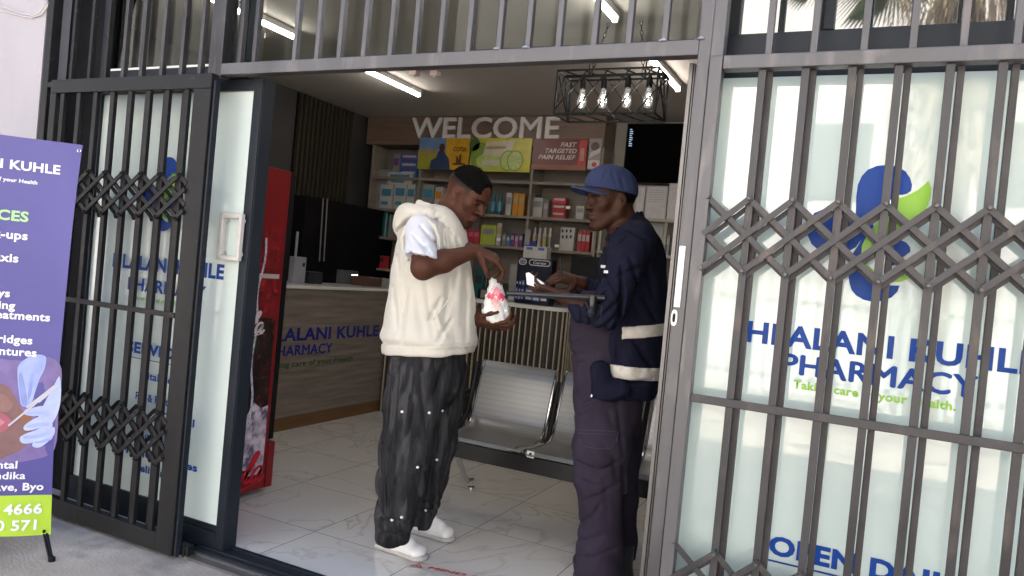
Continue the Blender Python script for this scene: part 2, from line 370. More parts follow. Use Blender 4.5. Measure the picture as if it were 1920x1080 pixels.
for i in range(1, nb):
    x = XB + i * PIT + random.uniform(-.003, .003)
    MB().box(x - .0115, x + .0115, YS + .004, YS + .018, gz0 + .05, zr0).build('bar', steel_dk, gr, bevel=.0015)
    xo = x + .0175 + .0012 * i * i * .35
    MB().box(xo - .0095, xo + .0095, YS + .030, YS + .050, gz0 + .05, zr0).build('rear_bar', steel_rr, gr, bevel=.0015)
for zt, zb_ in ((Zs(1.660), Zs(1.428)), (Zs(.513), Zs(.285))):
    lattice_strips(gr, XB, nb, PIT, zt, zb_, YS + .002, steel_dk)
    rivets(gr, XB, nb, PIT, (zt, zb_), YS - .014, steel)
    mm = thing
    # rear layer of the scissors
    x1 = XB + .004
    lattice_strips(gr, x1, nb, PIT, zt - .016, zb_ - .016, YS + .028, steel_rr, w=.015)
# grille above the right gate
gu = thing('window_grille', 'upright grey steel bars over the glass above the right gate', 'grille', (0, YS, 2))
xs_ = [S_(px, py)[0] for px, py in [(1440, 90), (1525, 88), (1620, 85), (1712, 82), (1808, 78)]]
while xs_[-1] < 1.2: xs_.append(xs_[-1] + PIT)
MB().box(xpr - .045, xpr - .005, YS, YS + .05, gz1 + .001, ZT).build('side_post', steel, gu, bevel=.003)
MB().box(xpl, 1.25, YS, YS + .04, ZT - .06, ZT).build('top_rail', steel, gu)
for x in xs_: MB().box(x - .010, x + .010, YS + .012, YS + .037, gz1 + .001, ZT).build('bar', steel, gu, bevel=.002)
# ================================================================== right shop window
YG = 2.50
def G_(px, py): return ony(px, py, YG)
wr = thing('shop_window', 'tall frosted shop window with blue and green pharmacy lettering behind the right gate', 'window', (0, YG, GZ))
MB().box(-.56, 1.6, YG, YG + .012, GZ + .09, 2.05).build('frosted_glass', film, wr)
MB().box(1.6, 1.66, YG - .02, YG + .05, GZ, 2.05).box(-.56, 1.6, YG - .02, YG + .05, GZ, GZ + .09).build('window_frame', anod, wr)
def fit(name, st, l, r, parent, mat, hpx=None, y=YG, off=.003, bold=.03, dz=0):
    """a line of letters between two measured baseline ends on the facade"""
    a = ony(*l, y); b = ony(*r, y); h = hpx
    return text(name, st, (a[0], y - off, (a[2] + b[2]) / 2 + dz), (1, 0, 0), (0, 0, 1), h, mat, parent, bold=bold, width=b[0] - a[0], ex_=.0)
T1 = fit('lettering', 'HLALANI KUHLE', (1396, 640), (1945, 702), wr, blue, .066, bold=.032)
fit('lettering', 'PHARMACY', (1462, 697), (1824, 746), wr, blue, .064, bold=.035)
fit('lettering', 'Taking care of your Health.', (1487, 727), (1792, 770), wr, green, .026, bold=.03)
fit('lettering', 'OPEN DAILY', (1440, 1040), (1830, 1122), wr, blue, .058, bold=.042)
a = G_(1440, 1048); b = G_(1830, 1130)
MB().box(a[0] - .01, b[0], YG - .004, YG - .002, a[2] - .004, a[2] + .001).build('underline', blue, wr)
def logo(parent, P, y, off=.0025):
    """curling blue stem with a green leaf, drawn from measured outline points"""
    def poly(pts, mat, name, k):
        mb = MB(); q = [P(*p) for p in pts]; n = len(q)
        vs = [(c[0], y - off - k, c[2]) for c in q]
        mb.add(vs + [(v[0], v[1] + .0015, v[2]) for v in vs], [tuple(range(n)), tuple(reversed(range(n, 2 * n)))] + [(i, (i + 1) % n, (i + 1) % n + n, i + n) for i in range(n)])
        mb.build(name, mat, parent)
    # source crop scale 3.6, origin (1580,280)
    c = lambda L: [(1580 + x / 3.6, 280 + yy / 3.6) for x, yy in L]
    poly(c([(90, 400), (92, 320), (103, 240), (130, 180), (170, 138), (230, 112), (300, 106), (370, 116), (425, 150), (455, 195), (468, 240), (462, 280), (435, 300), (400, 308), (350, 306), (345, 330), (300, 350), (255, 385), (215, 430), (190, 480), (120, 480), (85, 455)]), blue, 'logo_stem', 0)
    poly(c([(45, 900), (38, 840), (48, 760), (70, 700), (110, 640), (150, 560), (190, 480), (210, 520), (165, 590), (140, 650), (130, 720), (140, 790), (170, 845), (215, 890), (265, 912), (320, 918), (385, 920), (370, 960), (330, 1000), (270, 1022), (205, 1030), (140, 1015), (90, 985), (60, 950)]), blue, 'logo_stem', 0)
    poly(c([(350, 620), (395, 615), (430, 630), (455, 660), (458, 690), (400, 735), (350, 780), (300, 790), (300, 740), (330, 680)]), blue, 'logo_stem', 0)
    poly(c([(-235, 500), (-190, 430), (-120, 400), (-60, 420), (-10, 470), (60, 500), (150, 500), (160, 560), (90, 660), (20, 700), (-60, 720), (-140, 700), (-210, 640), (-240, 570)]), blue, 'logo_stem', .0005)
    poly(c([(355, 338), (430, 315), (500, 280), (545, 245), (578, 212), (596, 260), (590, 330), (560, 410), (510, 470), (440, 530), (360, 570), (290, 590), (215, 640), (170, 700), (125, 720), (130, 650), (160, 590), (210, 530), (250, 480), (200, 490), (240, 440), (300, 400), (350, 370)]), green, 'logo_leaf', .001)
    poly(c([(285, 862), (350, 868), (420, 852), (490, 830), (450, 870), (400, 892), (340, 898), (290, 890), (200, 850), (150, 790), (130, 735), (170, 780), (225, 835)]), green, 'logo_leaf', .001)
logo(wr, G_, YG)
# clear panes above
clear = bpy.data.materials.new('clear_glass'); clear.use_nodes = True; t = clear.node_tree; t.nodes.clear()
ou = nd(t, 'ShaderNodeOutputMaterial'); mx = nd(t, 'ShaderNodeMixShader'); tr = nd(t, 'ShaderNodeBsdfTransparent'); gl = nd(t, 'ShaderNodeBsdfGlossy'); frn = nd(t, 'ShaderNodeFresnel')
gl.inputs['Roughness'].default_value = .0; frn.inputs[0].default_value = 1.22; tr.inputs[0].default_value = (.85, .88, .87, 1)
t.links.new(frn.outputs[0], mx.inputs[0]); t.links.new(tr.outputs[0], mx.inputs[1]); t.links.new(gl.outputs[0], mx.inputs[2]); t.links.new(mx.outputs[0], ou.inputs[0])
mirr = M('tinted_glass', (.03, .035, .035), .02, 0, .05, ior=2.6)
zt0 = ony(1640, 92, 2.52)[2]; zt1 = ony(1640, 50, 2.52)[2]
tw = thing('transom_window', 'reflective glass strip above the right gate mirroring a palm tree', 'window', (0, 2.46, 2.1))
MB().box(-.56, 1.66, 2.52, 2.56, 2.052, zt1 - .002).box(-.60, -.56, 2.51, 2.56, 2.052, ZT).box(-.22, -.19, 2.51, 2.56, zt1 - .002, ZT).box(.33, .38, 2.51, 2.56, zt1 - .002, ZT).box(-.56, 1.66, 2.51, 2.56, ZT - .04, ZT).build('window_frame', anod, tw)
MB().box(-.56, 1.66, 2.535, 2.542, zt1 - .002, ZT - .04).build('pane', mirr, tw)
tl = thing('transom_window', 'dark clear glass strip with pale sill line above the left gate', 'window', (-3.2, 2.46, 2.1))
zl = ony(295, 128, 2.52)[2]; xa = ony(203, 100, 2.52)[0]
MB().box(-3.62, xa, 2.51, 2.56, zl - .05, ZT).box(xa, -2.62, 2.51, 2.56, zl - .06, zl).box(-2.84, -2.76, 2.50, 2.56, zl, ZT).box(-2.62, -2.56, 2.44, 2.5, zl - .06, ZT).build('window_frame', anod, tl)
MB().box(xa, -2.76, 2.507, 2.5095, zl - .006, zl + .004).build('sill_line', white_pl, tl)
MB().box(xa, -2.62, 2.535, 2.542, zl, ZT).build('pane', clear, tl)
tm = thing('transom_window', 'clear glass strip above the doorway', 'window', (-1.6, 2.5, 2.15))
MB().box(-2.56, -.62, 2.535, 2.542, 2.15, ZT).build('pane', clear, tm)
MB().box(-2.56, -.62, 2.515, 2.56, zb0 + .05, zb0 + .09).build('window_frame', anod, tm)
# door jamb of the sliding door, right of the doorway
xj0 = G_(1255, 518)[0]
jd = thing('sliding_door_jamb', 'slim grey aluminium jamb standing inside the right steel post', 'door jamb', (xj0, YG, 0))
MB().box(-.60, -.56, YG - .004, YG + .05, GZ, zb0 - .002).build('window_stile', alu, wr)
MB().box(xj0, xj0 + .012, YG - .005, YG + .06, 0, zb0 + .003).build('jamb', alu, jd)
MB().box(xj0 + .015, -.605, YG + .0, YG + .06, 0, zb0 + .003).build('jamb_channel', alu, jd)
# ================================================================== left sliding leaf and window
dl = thing('sliding_door', 'frosted glass sliding door leaf in a charcoal frame with a pale box handle', 'door', (-2.5, YG, -.05))
gx0, gx1 = G_(410, 172)[0], G_(482, 172)[0]
gzt, gzb = G_(450, 172)[2], G_(404, 984)[2]
xs1 = ony(511, 172, YG + .055)[0]
MB().box(gx0 - .05, gx1, YG - .004, YG + .004, gzb, gzt).build('frosted_glass', filmb, dl)
dfm = MB().box(gx1, G_(497, 172)[0], YG - .02, YG + .03, -.04, gzt + .05).box(G_(497, 172)[0] + .002, xs1, YG - .012, YG + .06, -.04, gzt + .05)
dfm.box(gx0 - .06, gx1, YG - .02, YG + .03, gzt, gzt + .05).box(gx0 - .06, gx1, YG - .02, YG + .03, -.04, gzb - .028).box(gx0 - .06, gx1, YG - .01, YG + .02, gzb - .026, gzb)
dfm.build('door_frame', anod, dl, bevel=.002)
hx0, hx1 = G_(424, 450)[0], G_(466, 445)[0]; hz0, hz1 = G_(444, 489)[2], G_(448, 402)[2]
hb = MB().box(hx0, hx0 + .022, YG - .05, YG - .028, hz0, hz1).box(hx1 - .018, hx1, YG - .05, YG - .028, hz0, hz1).box(hx0 + .022, hx1 - .018, YG - .05, YG - .028, hz1 - .022, hz1).box(hx0 + .022, hx1 - .018, YG - .05, YG - .028, hz0, hz0 + .02)
for z in (hz0 + .03, hz1 - .03): hb.box(hx1 - .016, hx1 - .004, YG - .028, YG - .004, z - .008, z + .008).box(hx0 + .004, hx0 + .016, YG - .028, YG - .004, z - .008, z + .008)
hb.build('handle', M('cream_plastic', (.50, .47, .43), .4), dl, bevel=.003)
YL = 2.53
def L_(px, py): return ony(px, py, YL)
wl = thing('shop_window', 'frosted shop window with blue lettering seen through the black left gate', 'window', (-3.2, YL, GZ))
MB().box(-3.60, gx0 - .07, YL, YL + .01, .12, gzt + .01).box(gx0 - .07, gx0 + .1, YG + .04, YG + .045, .12, gzt).build('frosted_glass', filmb, wl)
MB().box(-3.62, gx0 - .062, YL - .015, YL + .04, GZ, .12).box(-3.62, gx0 - .062, YL - .015, YL + .04, gzt + .01, gzt + .07).box(-3.62, -3.6, YL - .015, YL + .04, .12, gzt + .01).build('window_frame', anod, wl)
def fitL(st, l, r, mat, h, bold=.04):
    a = ony(*l, YG); b = ony(*r, YG)
    text('lettering', st, (a[0], YG - .0062, (a[2] + b[2]) / 2), (1, 0, 0), (0, 0, 1), h, mat, wl, bold=bold, width=b[0] - a[0], ex_=0)
fitL('HLALANI KUHLE', (212, 498), (420, 524), blue, .066)
fitL('PHARMACY', (240, 545), (384, 558), blue, .062)
fitL('Taking care of your Health', (248, 560), (350, 575), green, .02, .02)
fitL('SERVICES', (240, 660), (352, 676), blue, .052)
for s_, l, r in [('Vital Tests', (268, 712), (345, 722)), ('Pre & Post Natal', (255, 752), (352, 764)), ('Immunisation', (250, 785), (340, 795)), ('Clinical', (300, 790), (366, 796)),
                 ('Family Planning', (245, 828), (350, 838)), ('Home Services', (226, 862), (372, 866)), ('Deliveries', (250, 885), (330, 895))]:
    if s_ in ('Immunisation',): continue
    fitL(s_, l, r, blue, .036, .03)
MB().box(L_(240, 668)[0], L_(352, 684)[0], YL - .004, YL - .002, L_(300, 680)[2], L_(300, 680)[2] + .003).build('underline', blue, wl)
# the left logo: the same emblem, smaller, seen as slices between the bars
def PL(px, py):
    a = G_(1660, 310); q = G_(px, py); k = .85
    c0 = ony(318, 295, YG)
    return np.array([c0[0] + (q[0] - a[0]) * k, YG, c0[2] + (q[2] - a[2]) * .86])
logo(wl, PL, YG, .006)
# threshold and tracks
th = thing('door_track', 'black and grey sliding door track along the threshold', 'door track', (-1.5, 2.4, GZ))
MB().box(-2.7, -.62, 2.42, 2.435, GZ, -.004).box(-2.7, -.62, 2.37, 2.385, GZ, -.008).box(-2.7, -.62, 2.385, 2.42, GZ, -.014).build('outer_track', alu, th)
MB().box(-2.62, xj0, 2.44, 2.565, -.015, .004).box(-2.62, xj0, 2.465, 2.473, .004, .012).box(-2.62, xj0, 2.53, 2.538, .004, .012).build('inner_track', anod, th)
# ================================================================== left black gate
YB = 2.33
def B_(px, py): return ony(px, py, YB)
gx_l, gx_r = B_(95, 165)[0], B_(398, 145)[0]
gt1 = B_(245, 143)[2]; gt0 = B_(245, 170)[2]
xr0 = B_(370, 400)[0]; xr1 = B_(378, 400)[0]
gl_ = thing('security_gate', 'black steel concertina gate folded open against the left shop window', 'gate', (-3.1, YB, GZ))
gb0, gb1 = B_(205, 1003)[2], B_(200, 968)[2]
gx_r2 = B_(395, 170)[0]
gx_r0 = B_(363, 170)[0]
MB().box(gx_l, gx_l + .045, YB, YB + .04, gb0, gt0).box(gx_r0, gx_r2, YB, YB + .04, gb0, gt0).box(gx_l, gx_r2, YB, YB + .04, gt0 + .001, gt1).box(gx_l + .045, gx_r0, YB, YB + .04, gb0, gb1).build('gate_frame', black_steel, gl_, bevel=.003)
MB().box(gx_r2 + .003, gx_r2 + .014, YB + .01, YB + .04, gb0, gt1 - .03).build('meeting_stile', anod, gl_, bevel=.003)
MB().box(gx_l - .02, gx_r2 + .0, YB + .03, YB + .06, GZ, gb0 + .02).build('base_strip', black_steel, gl_)  # dark strip closing the gap between gate frame and ground
zm2 = B_(250, 580)[2]
MB().box(gx_l + .045, gx_r0, YB - .002, YB + .008, zm2 - .012, zm2 + .012).build('middle_rail', black_steel, gl_, bevel=.002)
pb = .1215
xb0 = B_(345, 200)[0]
for i in range(8):
    x = xb0 - i * pb
    if x > gx_l + .06:
        MB().box(x - .014, x + .014, YB + .006, YB + .024, gb1, gt0).build('bar', black_steel, gl_, bevel=.0015)
    x2 = xb0 - i * pb - .044 + .002 * i
    if x2 > gx_l + .06:
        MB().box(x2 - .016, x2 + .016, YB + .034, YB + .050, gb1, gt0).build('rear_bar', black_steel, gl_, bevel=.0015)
def ZB(z): return 1.35 + (z - 1.35) * YB / 2.3
nL = 9; xl0 = xb0 + .012 - 8 * pb
for zt, zb_ in ((ZB(1.64), ZB(1.455)), (ZB(.605), ZB(.385))):
    lattice_strips(gl_, xl0, nL + 1, pb, zt, zb_, YB + .004, black_steel, w=.019, xmax=gx_r0)
    lattice_strips(gl_, xl0 + .03, nL + 1, pb, zt - .01, zb_ - .01, YB + .055, black_steel, w=.016, xmax=gx_r0)
    rivets(gl_, xl0, nL, pb, (zt, zb_), YB - .012, black_steel)
q = onz(340, 1045, GZ)
MB().box(q[0] - .05, q[0] + .035, q[1] - .0, q[1] + .035, GZ + .012, GZ + .055).box(q[0] - .045, q[0] - .025, q[1] - .006, q[1], GZ, GZ + .06).box(q[0] + .005, q[0] + .02, q[1] - .006, q[1], GZ + .004, GZ + .05).box(q[0] - .03, q[0] - .022, q[1] + .01, q[1] + .02, GZ, GZ + .02).build('foot_bolt', black_steel, gl_, bevel=.002)
gu2 = thing('window_grille', 'upright charcoal bars over the glass above the left gate', 'grille', (-3.1, YS, 2))
xf = ony(90, 60, YS)[0]
MB().box(xf - .02, xf + .03, YS, YS + .05, GZ, ZT).build('side_post', black_steel, gu2, bevel=.003)
MB().box(xf + .03, xll, YS, YS + .05, ony(245, 150, YS)[2] - .02, ony(245, 147, YS)[2]).build('bottom_rail', black_steel, gu2, bevel=.003)
zz = ony(245, 147, YS)[2]
for px in (131, 165, 195, 228, 262, 300, 337, 372):
    x = ony(px, 90, YS)[0]
    MB().box(x - .010, x + .010, YS + .012, YS + .037, zz, ZT).build('bar', steel_dk if px > 215 else black_steel, gu2, bevel=.002)
# ================================================================== interior
wood = M('grey_oak_laminate', (.19, .158, .13), .5, 0, .28, 5, stretch=(.35, .35, 6), bump=.0003, bs=40)
wood2 = M('taupe_laminate', (.20, .165, .135), .5, 0, .12, 5, stretch=(.4, .4, 5))
wood_hd = M('walnut_header', (.15, .095, .07), .5, 0, .22, 5, stretch=(.5, .5, 7))
skirt = M('oak_skirting', (.15, .075, .028), .45, 0, .2, 6, stretch=(.3, .3, 4))
white_top = M('white_counter_top', (.62, .60, .57), .25, 0, .04)
tube_e = M('led_tube', (.9, .9, .9), .4, emit=((1, .96, .90), 8.5))
# LED battens
def led(x, y0, y1, label):
    t_ = thing('led_batten', label, 'ceiling light', (x, (y0 + y1) / 2, 2.74), 'LED battens on the ceiling')
    MB().box(x - .02, x + .02, y0, y1, 2.765, 2.799).build('housing', white_pl, t_)
    MB().cyl((x, y0 + .02, 2.752), (x, y1 - .02, 2.752), .013, n=12).build('tube', tube_e, t_, smooth=True)
    MB().box(x - .016, x + .016, y0, y0 + .02, 2.738, 2.765).build('end_cap', white_pl, t_); MB().box(x - .016, x + .016, y1 - .02, y1, 2.738, 2.765).build('end_cap', white_pl, t_)
led(onz(787, 180, 2.75)[0], 4.45, onz(787, 180, 2.75)[1], 'LED batten on the ceiling above the lettering, left of the pendant lamp')
led(onz(1272, 170, 2.75)[0], 4.45, onz(1272, 170, 2.75)[1], 'LED batten on the ceiling behind the caged pendant lamp')
led(onz(560, 75, 2.75)[0], 2.85, onz(560, 75, 2.75)[1], 'LED batten seen through the bars above the door handle side')
led(onz(1155, 40, 2.75)[0], 2.85, onz(1155, 40, 2.75)[1], 'LED batten seen through the bars beside the pendant chains')
for px, lab in ((777, 'left'), (816, 'right')):
    q = onz(px, 139, 2.78)
    s_ = thing('ceiling_sensor', 'small square pinkish ceiling box, %s one of the pair under the beam' % lab, 'sensor', (q[0], q[1], 2.76), 'square ceiling boxes')
    MB().box(q[0] - .03, q[0] + .03, q[1] - .03, q[1] + .03, 2.765, 2.80).build('housing', M('pinkish_plastic', (.62, .48, .44), .5), s_, bevel=.004)
    MB().lathe((q[0], q[1], 2.757), [(.012, 0), (.016, .008)], 12).build('lens', white_pl, s_, smooth=True)
# ---------------- pendant
YP = 4.0
pa, pc = ony(1052, 195, YP), ony(1250, 130, YP)
pw0, pw1 = ony(1056, 200, YP)[0], ony(1240, 200, YP)[0]; pz0, pz1 = 2.265, 2.505; py0, py1 = 3.88, 4.09
pend = thing('pendant_lamp', 'black wire cage pendant lamp with four clear bulbs hanging on chains', 'pendant lamp', ((pw0 + pw1) / 2, YP, pz0))
cg = MB(); wr_ = .0095
bk = M('black_wire', (.005, .005, .005), .5, 0, ior=1.25)
for z in (pz0, pz1):
    for y in (py0, py1): cg.bar((pw0, y, z), (pw1, y, z), wr_, wr_)
    for x in (pw0, pw1): cg.bar((x, py0, z), (x, py1, z), wr_, wr_)
for x in (pw0, pw1):
    for y in (py0, py1): cg.bar((x, y, pz0), (x, y, pz1), wr_, wr_)
    cg.bar((x, py0, pz0), (x, (py0 + py1) / 2, pz1), .0065, .0065); cg.bar((x, py1, pz0), (x, (py0 + py1) / 2, pz1), .0065, .0065)
    cg.bar((x, py0, (pz0 + pz1) / 2), (x, py1, pz1), .0065, .0065); cg.bar((x, py0, pz1), (x, py1, pz0), .0065, .0065)
W_ = (pw1 - pw0)
for y, s in ((py0, 1), (py1, -1)):
    for k in range(5):
        xa_ = pw0 + (k - .15) * W_ / 4.7; xb_ = xa_ + W_ * .34
        a_ = (max(xa_, pw0), y); f0 = (max(xa_, pw0) - xa_) / (xb_ - xa_); f1 = min(1, (pw1 - xa_) / (xb_ - xa_))
        if f1 <= f0: continue
        za, zb2 = (pz0 + f0 * (pz1 - pz0), pz0 + f1 * (pz1 - pz0))
        if s < 0: za, zb2 = pz1 - (za - pz0), pz1 - (zb2 - pz0)
        cg.bar((xa_ + f0 * (xb_ - xa_), y, za), (xa_ + f1 * (xb_ - xa_), y, zb2), .006, .006)
for k in range(5):
    xa_ = pw0 + W_ * (k + .3) / 5
    cg.bar((xa_, py0, pz1), (min(xa_ + .08, pw1), py1, pz1), .006, .006); cg.bar((xa_, py0, pz0), (min(xa_ + .08, pw1), py1, pz0), .006, .006)
cg.bar((pw0, YP, pz1), (pw1, YP, pz1), .018, .012)
cg.build('cage', bk, pend)
bulb_g = bpy.data.materials.new('bulb_glass'); bulb_g.use_nodes = True; t = bulb_g.node_tree; t.nodes.clear()
ou = nd(t, 'ShaderNodeOutputMaterial'); mx = nd(t, 'ShaderNodeMixShader'); tr = nd(t, 'ShaderNodeBsdfTransparent'); gl = nd(t, 'ShaderNodeBsdfGlossy'); lw = nd(t, 'ShaderNodeLayerWeight')
ad_ = nd(t, 'ShaderNodeAddShader'); em = nd(t, 'ShaderNodeEmission'); em.inputs[0].default_value = (1, .95, .88, 1); em.inputs[1].default_value = .03
lw.inputs[0].default_value = .12; gl.inputs['Roughness'].default_value = .02; tr.inputs[0].default_value = (.96, .96, .96, 1)
t.links.new(lw.outputs['Facing'], mx.inputs[0]); t.links.new(tr.outputs[0], mx.inputs[1]); t.links.new(gl.outputs[0], mx.inputs[2])
t.links.new(mx.outputs[0], ad_.inputs[0]); t.links.new(em.outputs[0], ad_.inputs[1]); t.links.new(ad_.outputs[0], ou.inputs[0])
fil = M('filament', (1, 1, 1), .4, emit=((1, .93, .82), 22))
for px in (1093, 1132, 1177, 1217):
    x = ony(px, 165, YP)[0]
    MB().lathe((x, YP, pz1 - .075), [(.013, 0), (.017, .003), (.017, .05), (.011, .06), (.008, .07)], 14).build('lamp_holder', bk, pend, smooth=True)
    b_ = MB().lathe((x, YP, pz1 - .185), [(.004, 0), (.016, .005), (.025, .022), (.027, .04), (.022, .065), (.014, .092), (.012, .112)], 18).build('bulb', bulb_g, pend, smooth=True)
    MB().tube([(x + .006 * math.cos(k * 1.6), YP + .006 * math.sin(k * 1.6), pz1 - .165 + k * .0045) for k in range(14)], .0022, 5).build('filament', fil, b_)
def chain(x0, z0, x1, z1):
    mb = MB(); n = int(math.hypot(x1 - x0, z1 - z0) / .026)
    for k in range(n):
        t_ = (k + .5) / n; c = Vector((x0 + (x1 - x0) * t_, YP, z0 + (z1 - z0) * t_)); d = Vector((x1 - x0, 0, z1 - z0)).normalized()
        s = Vector((0, 1, 0)) if k % 2 else Vector((d.z, 0, -d.x))
        mb.tube([c + d * .017 * math.cos(a) + s * .008 * math.sin(a) for a in [2 * math.pi * j / 8 for j in range(9)]], .0022, 5, cap=False)
    mb.build('chain', bk, pend)
xa_ = ony(1113, 80, YP)[0]; chain(xa_, pz1, ony(1143, 0, YP)[0] + .01, 2.8)
chain(ony(1213, 75, YP)[0], pz1, ony(1206, 0, YP)[0], 2.8)
for x in (ony(1106, 125, YP)[0], ony(1212, 120, YP)[0]): MB().bar((x, YP, pz1), (x, YP, pz1 + .07), .0065, .0065).build('hanger', bk, pend)
# ---------------- slatted wall panel on the left wall
sx_ = -4.8
sp = thing('slatted_wall_panel', 'dark vertical slat panel high on the left wall', 'wall panel', (sx_, 5.6, 1.85))
s0, s1 = onx(563, 170, sx_ + .03)[1], onx(664, 210, sx_ + .03)[1]
MB().box(sx_, sx_ + .012, s0, s1, 1.88, 2.79).build('backing', wall_dk, sp)
sm = MB(); n = 13
for k in range(n):
    y = s0 + (s1 - s0) * (k + .25) / n; sm.box(sx_ + .012, sx_ + .04, y, y + (s1 - s0) / n * .45, 1.88, 2.79)
sm.build('slats', M('bronze_slat', (.035, .029, .02), .5, ior=1.3), sp)
box(sx_, sx_ + .3, 5.1, 6.48, 0, 1.86).build('dark_cabinet', wall_dk)
tag(bpy.data.objects['dark_cabinet'], 'tall dark cabinet under the slatted wall panel', 'cabinet')
ru = thing('blind_cord', 'pair of thin grey conduits running down the dark left corner', 'conduit', (-4.45, 5.9, 1.2))
for px in (603, 611):
    a_, b_ = onx(px + 3, 372, -4.45), onx(px - 4, 490, -4.45)
    MB().cyl(a_, b_, .006, n=8).build('pipe', M('grey_pipe', (.16, .15, .16), .5), ru)
# ---------------- reception counter
cx = -3.95
rc = thing('reception_counter', 'wood panelled reception counter with blue pharmacy lettering and white top', 'counter', (cx, 4.9, 0))
y0c, y1c = 3.55, 6.0
MB().box(cx - .04, cx, y0c, y1c, .10, 1.085).build('front_panel', wood, rc)
MB().box(cx - .05, cx + .004, y0c, y1c, 0, .098).build('plinth', skirt, rc)
MB().box(cx - .62, cx + .02, y0c - .02, y1c, 1.087, 1.112).build('counter_top', white_top, rc, bevel=.003)
def fitx(st, l, r, mat, h, bold=.03):
    a = onx(*l, cx); b = onx(*r, cx)
    text('lettering', st, (cx + .003, a[1], (a[2] + b[2]) / 2), (0, 1, 0), (0, 0, 1), h, mat, rc, bold=bold, width=b[1] - a[1], ex_=0)
navy = M('navy_vinyl', (.02, .025, .22), .3, 0, .05); dgreen = M('dark_green_vinyl', (.02, .09, .015), .3, 0, .05)
fitx('HLALANI KUHLE', (489, 641), (708, 630), navy, .098, .035)
fitx('PHARMACY', (505, 668), (620, 662), navy, .08, .035)
fitx('Taking care of your Health', (497, 688), (660, 680), dgreen, .045, .015)
# ---------------- slatted counter
yc = 5.65; xc1 = ony(1050, 600, yc)[0]
sc_ = thing('slatted_counter', 'counter fronted with narrow vertical gold and brown slats behind the steel bench', 'counter', (-3.1, yc, 0))
cf = MB(); cf.cm = 0; rad = .16
path = [(-3.93, yc)] + [(xc1 - rad, yc)] + [(xc1 - rad + rad * math.sin(a), yc + rad - rad * math.cos(a)) for a in [math.pi / 2 * k / 8 for k in range(1, 9)]] + [(xc1, yc + .62)]
pts = [(a, b) for a, b in path] + [(-3.93, yc + .62)]
MB().prism(pts, (0, 0, 0), (1, 0, 0), (0, 1, 0), (0, 0, 1.08)).build('core', M('dark_brown_core', (.028, .02, .013), .55, 0, .1), sc_)
off = [(a, b - .02) for a, b in path[:2]] + [(xc1 - rad + (rad + .025) * math.sin(a), yc + rad - (rad + .025) * math.cos(a)) for a in [math.pi / 2 * k / 8 for k in range(1, 9)]] + [(xc1 + .025, yc + .64), (-3.93, yc + .64)]
MB().prism(off, (0, 0, 1.08), (1, 0, 0), (0, 1, 0), (0, 0, .03)).build('counter_top', white_top, sc_)
sl1 = MB(); sl2 = MB(); s = 0; segs = []
for a, b in zip(path[:-1], path[1:]): segs.append((a, b, math.dist(a, b)))
def at_s(s):
    for a, b, L in segs:
        if s <= L: return (a[0] + (b[0] - a[0]) * s / L, a[1] + (b[1] - a[1]) * s / L), ((b[0] - a[0]) / L, (b[1] - a[1]) / L)
        s -= L
    return None, None
s = .02
while True:
    p, d = at_s(s)
    if p is None: break
    nx, ny = d[1], -d[0]
    c = Vector((p[0], p[1], 0)); dd = Vector((d[0], d[1], 0)); nn = Vector((nx, ny, 0))
    for mb, o_, w_, t_ in ((sl1, 0, .009, .014), (sl2, .017, .016, .008)):
        q = c + dd * o_
        v = [q, q + dd * w_, q + dd * w_ + nn * t_, q + nn * t_]
        mb.add([x for x in v] + [x + Vector((0, 0, 1.078)) for x in v], [(0, 3, 2, 1), (4, 5, 6, 7), (0, 1, 5, 4), (1, 2, 6, 5), (2, 3, 7, 6), (3, 0, 4, 7)])
    s += .052
sl1.build('slats', M('gold_slat', (.44, .385, .30), .4, 0, .1), sc_); sl2.build('slats', M('brown_slat', (.035, .025, .016), .45, 0, .1), sc_)
# ---------------- header with letters, shelves
yh = 6.2
zh0, zh1 = 2.52, 2.795
xh0, xh1 = -4.76, ony(1135, 240, yh)[0]
hd = thing('header_board', 'walnut header board under the ceiling carrying white WELCOME letters', 'header board', ((xh0 + xh1) / 2, yh, zh0))
MB().box(xh0, xh1, yh, 6.49, zh0, zh1).build('board', wood_hd, hd)
a = ony(780, 258, yh); b = ony(1040, 257, yh)
cu = bpy.data.curves.new('t', 'FONT')
lw_ = (b[0] - a[0] + .10); zbase = ony(900, 259, yh)[2]; capz = ony(900, 219, yh)[2] - zbase
WM = M('white_acrylic', (.62, .58, .56), .5, 0, .05)
text('letters', 'WELCOME', (a[0] - .045, yh - .011, zbase), (1, 0, 0), (0, 0, 1), capz, WM, hd, bold=.016, width=lw_, ex_=0, depth=.02, sp=1.0)
# shelves
ups = [-4.66, -4.085, -3.48, -2.885, -2.23]
lev = [.28, .66, .98, 1.285, 1.60, 1.885, 2.20]
shf = thing('shelf_unit', 'taupe wall shelving behind the counters filled with small medicine packs', 'shelving', (-3.4, 6.2, 0))
MB().box(-4.70, -2.21, 6.44, 6.46, 0, 2.515).build('back_panel', wood2, shf)
for x in ups: MB().box(x - .012, x + .012, yh + (0 if x != -3.48 else .16), 6.44, 0, 2.515).build('upright', wood2, shf)
for z in lev:
    for a_, b_ in ((ups[0], ups[1]), (ups[1], ups[3]), (ups[3], ups[4])): MB().box(a_ + .0125, b_ - .0125, yh + .006, 6.438, z - .024, z).build('shelf', wood2, shf)
for k, (px, py) in enumerate([(935, 449), (1044, 461), (1065, 389)]):
    q = ony(px, py, yh); MB().box(q[0] - .02, q[0] + .02, yh - .001, yh + .005, q[2] - .012, q[2] + .012).build('price_tag', white_pl, shf)
sh2 = thing('shelf_unit', 'low beige shelving under the television at the right end of the back wall', 'shelving', (-1.5, 6.2, 0))
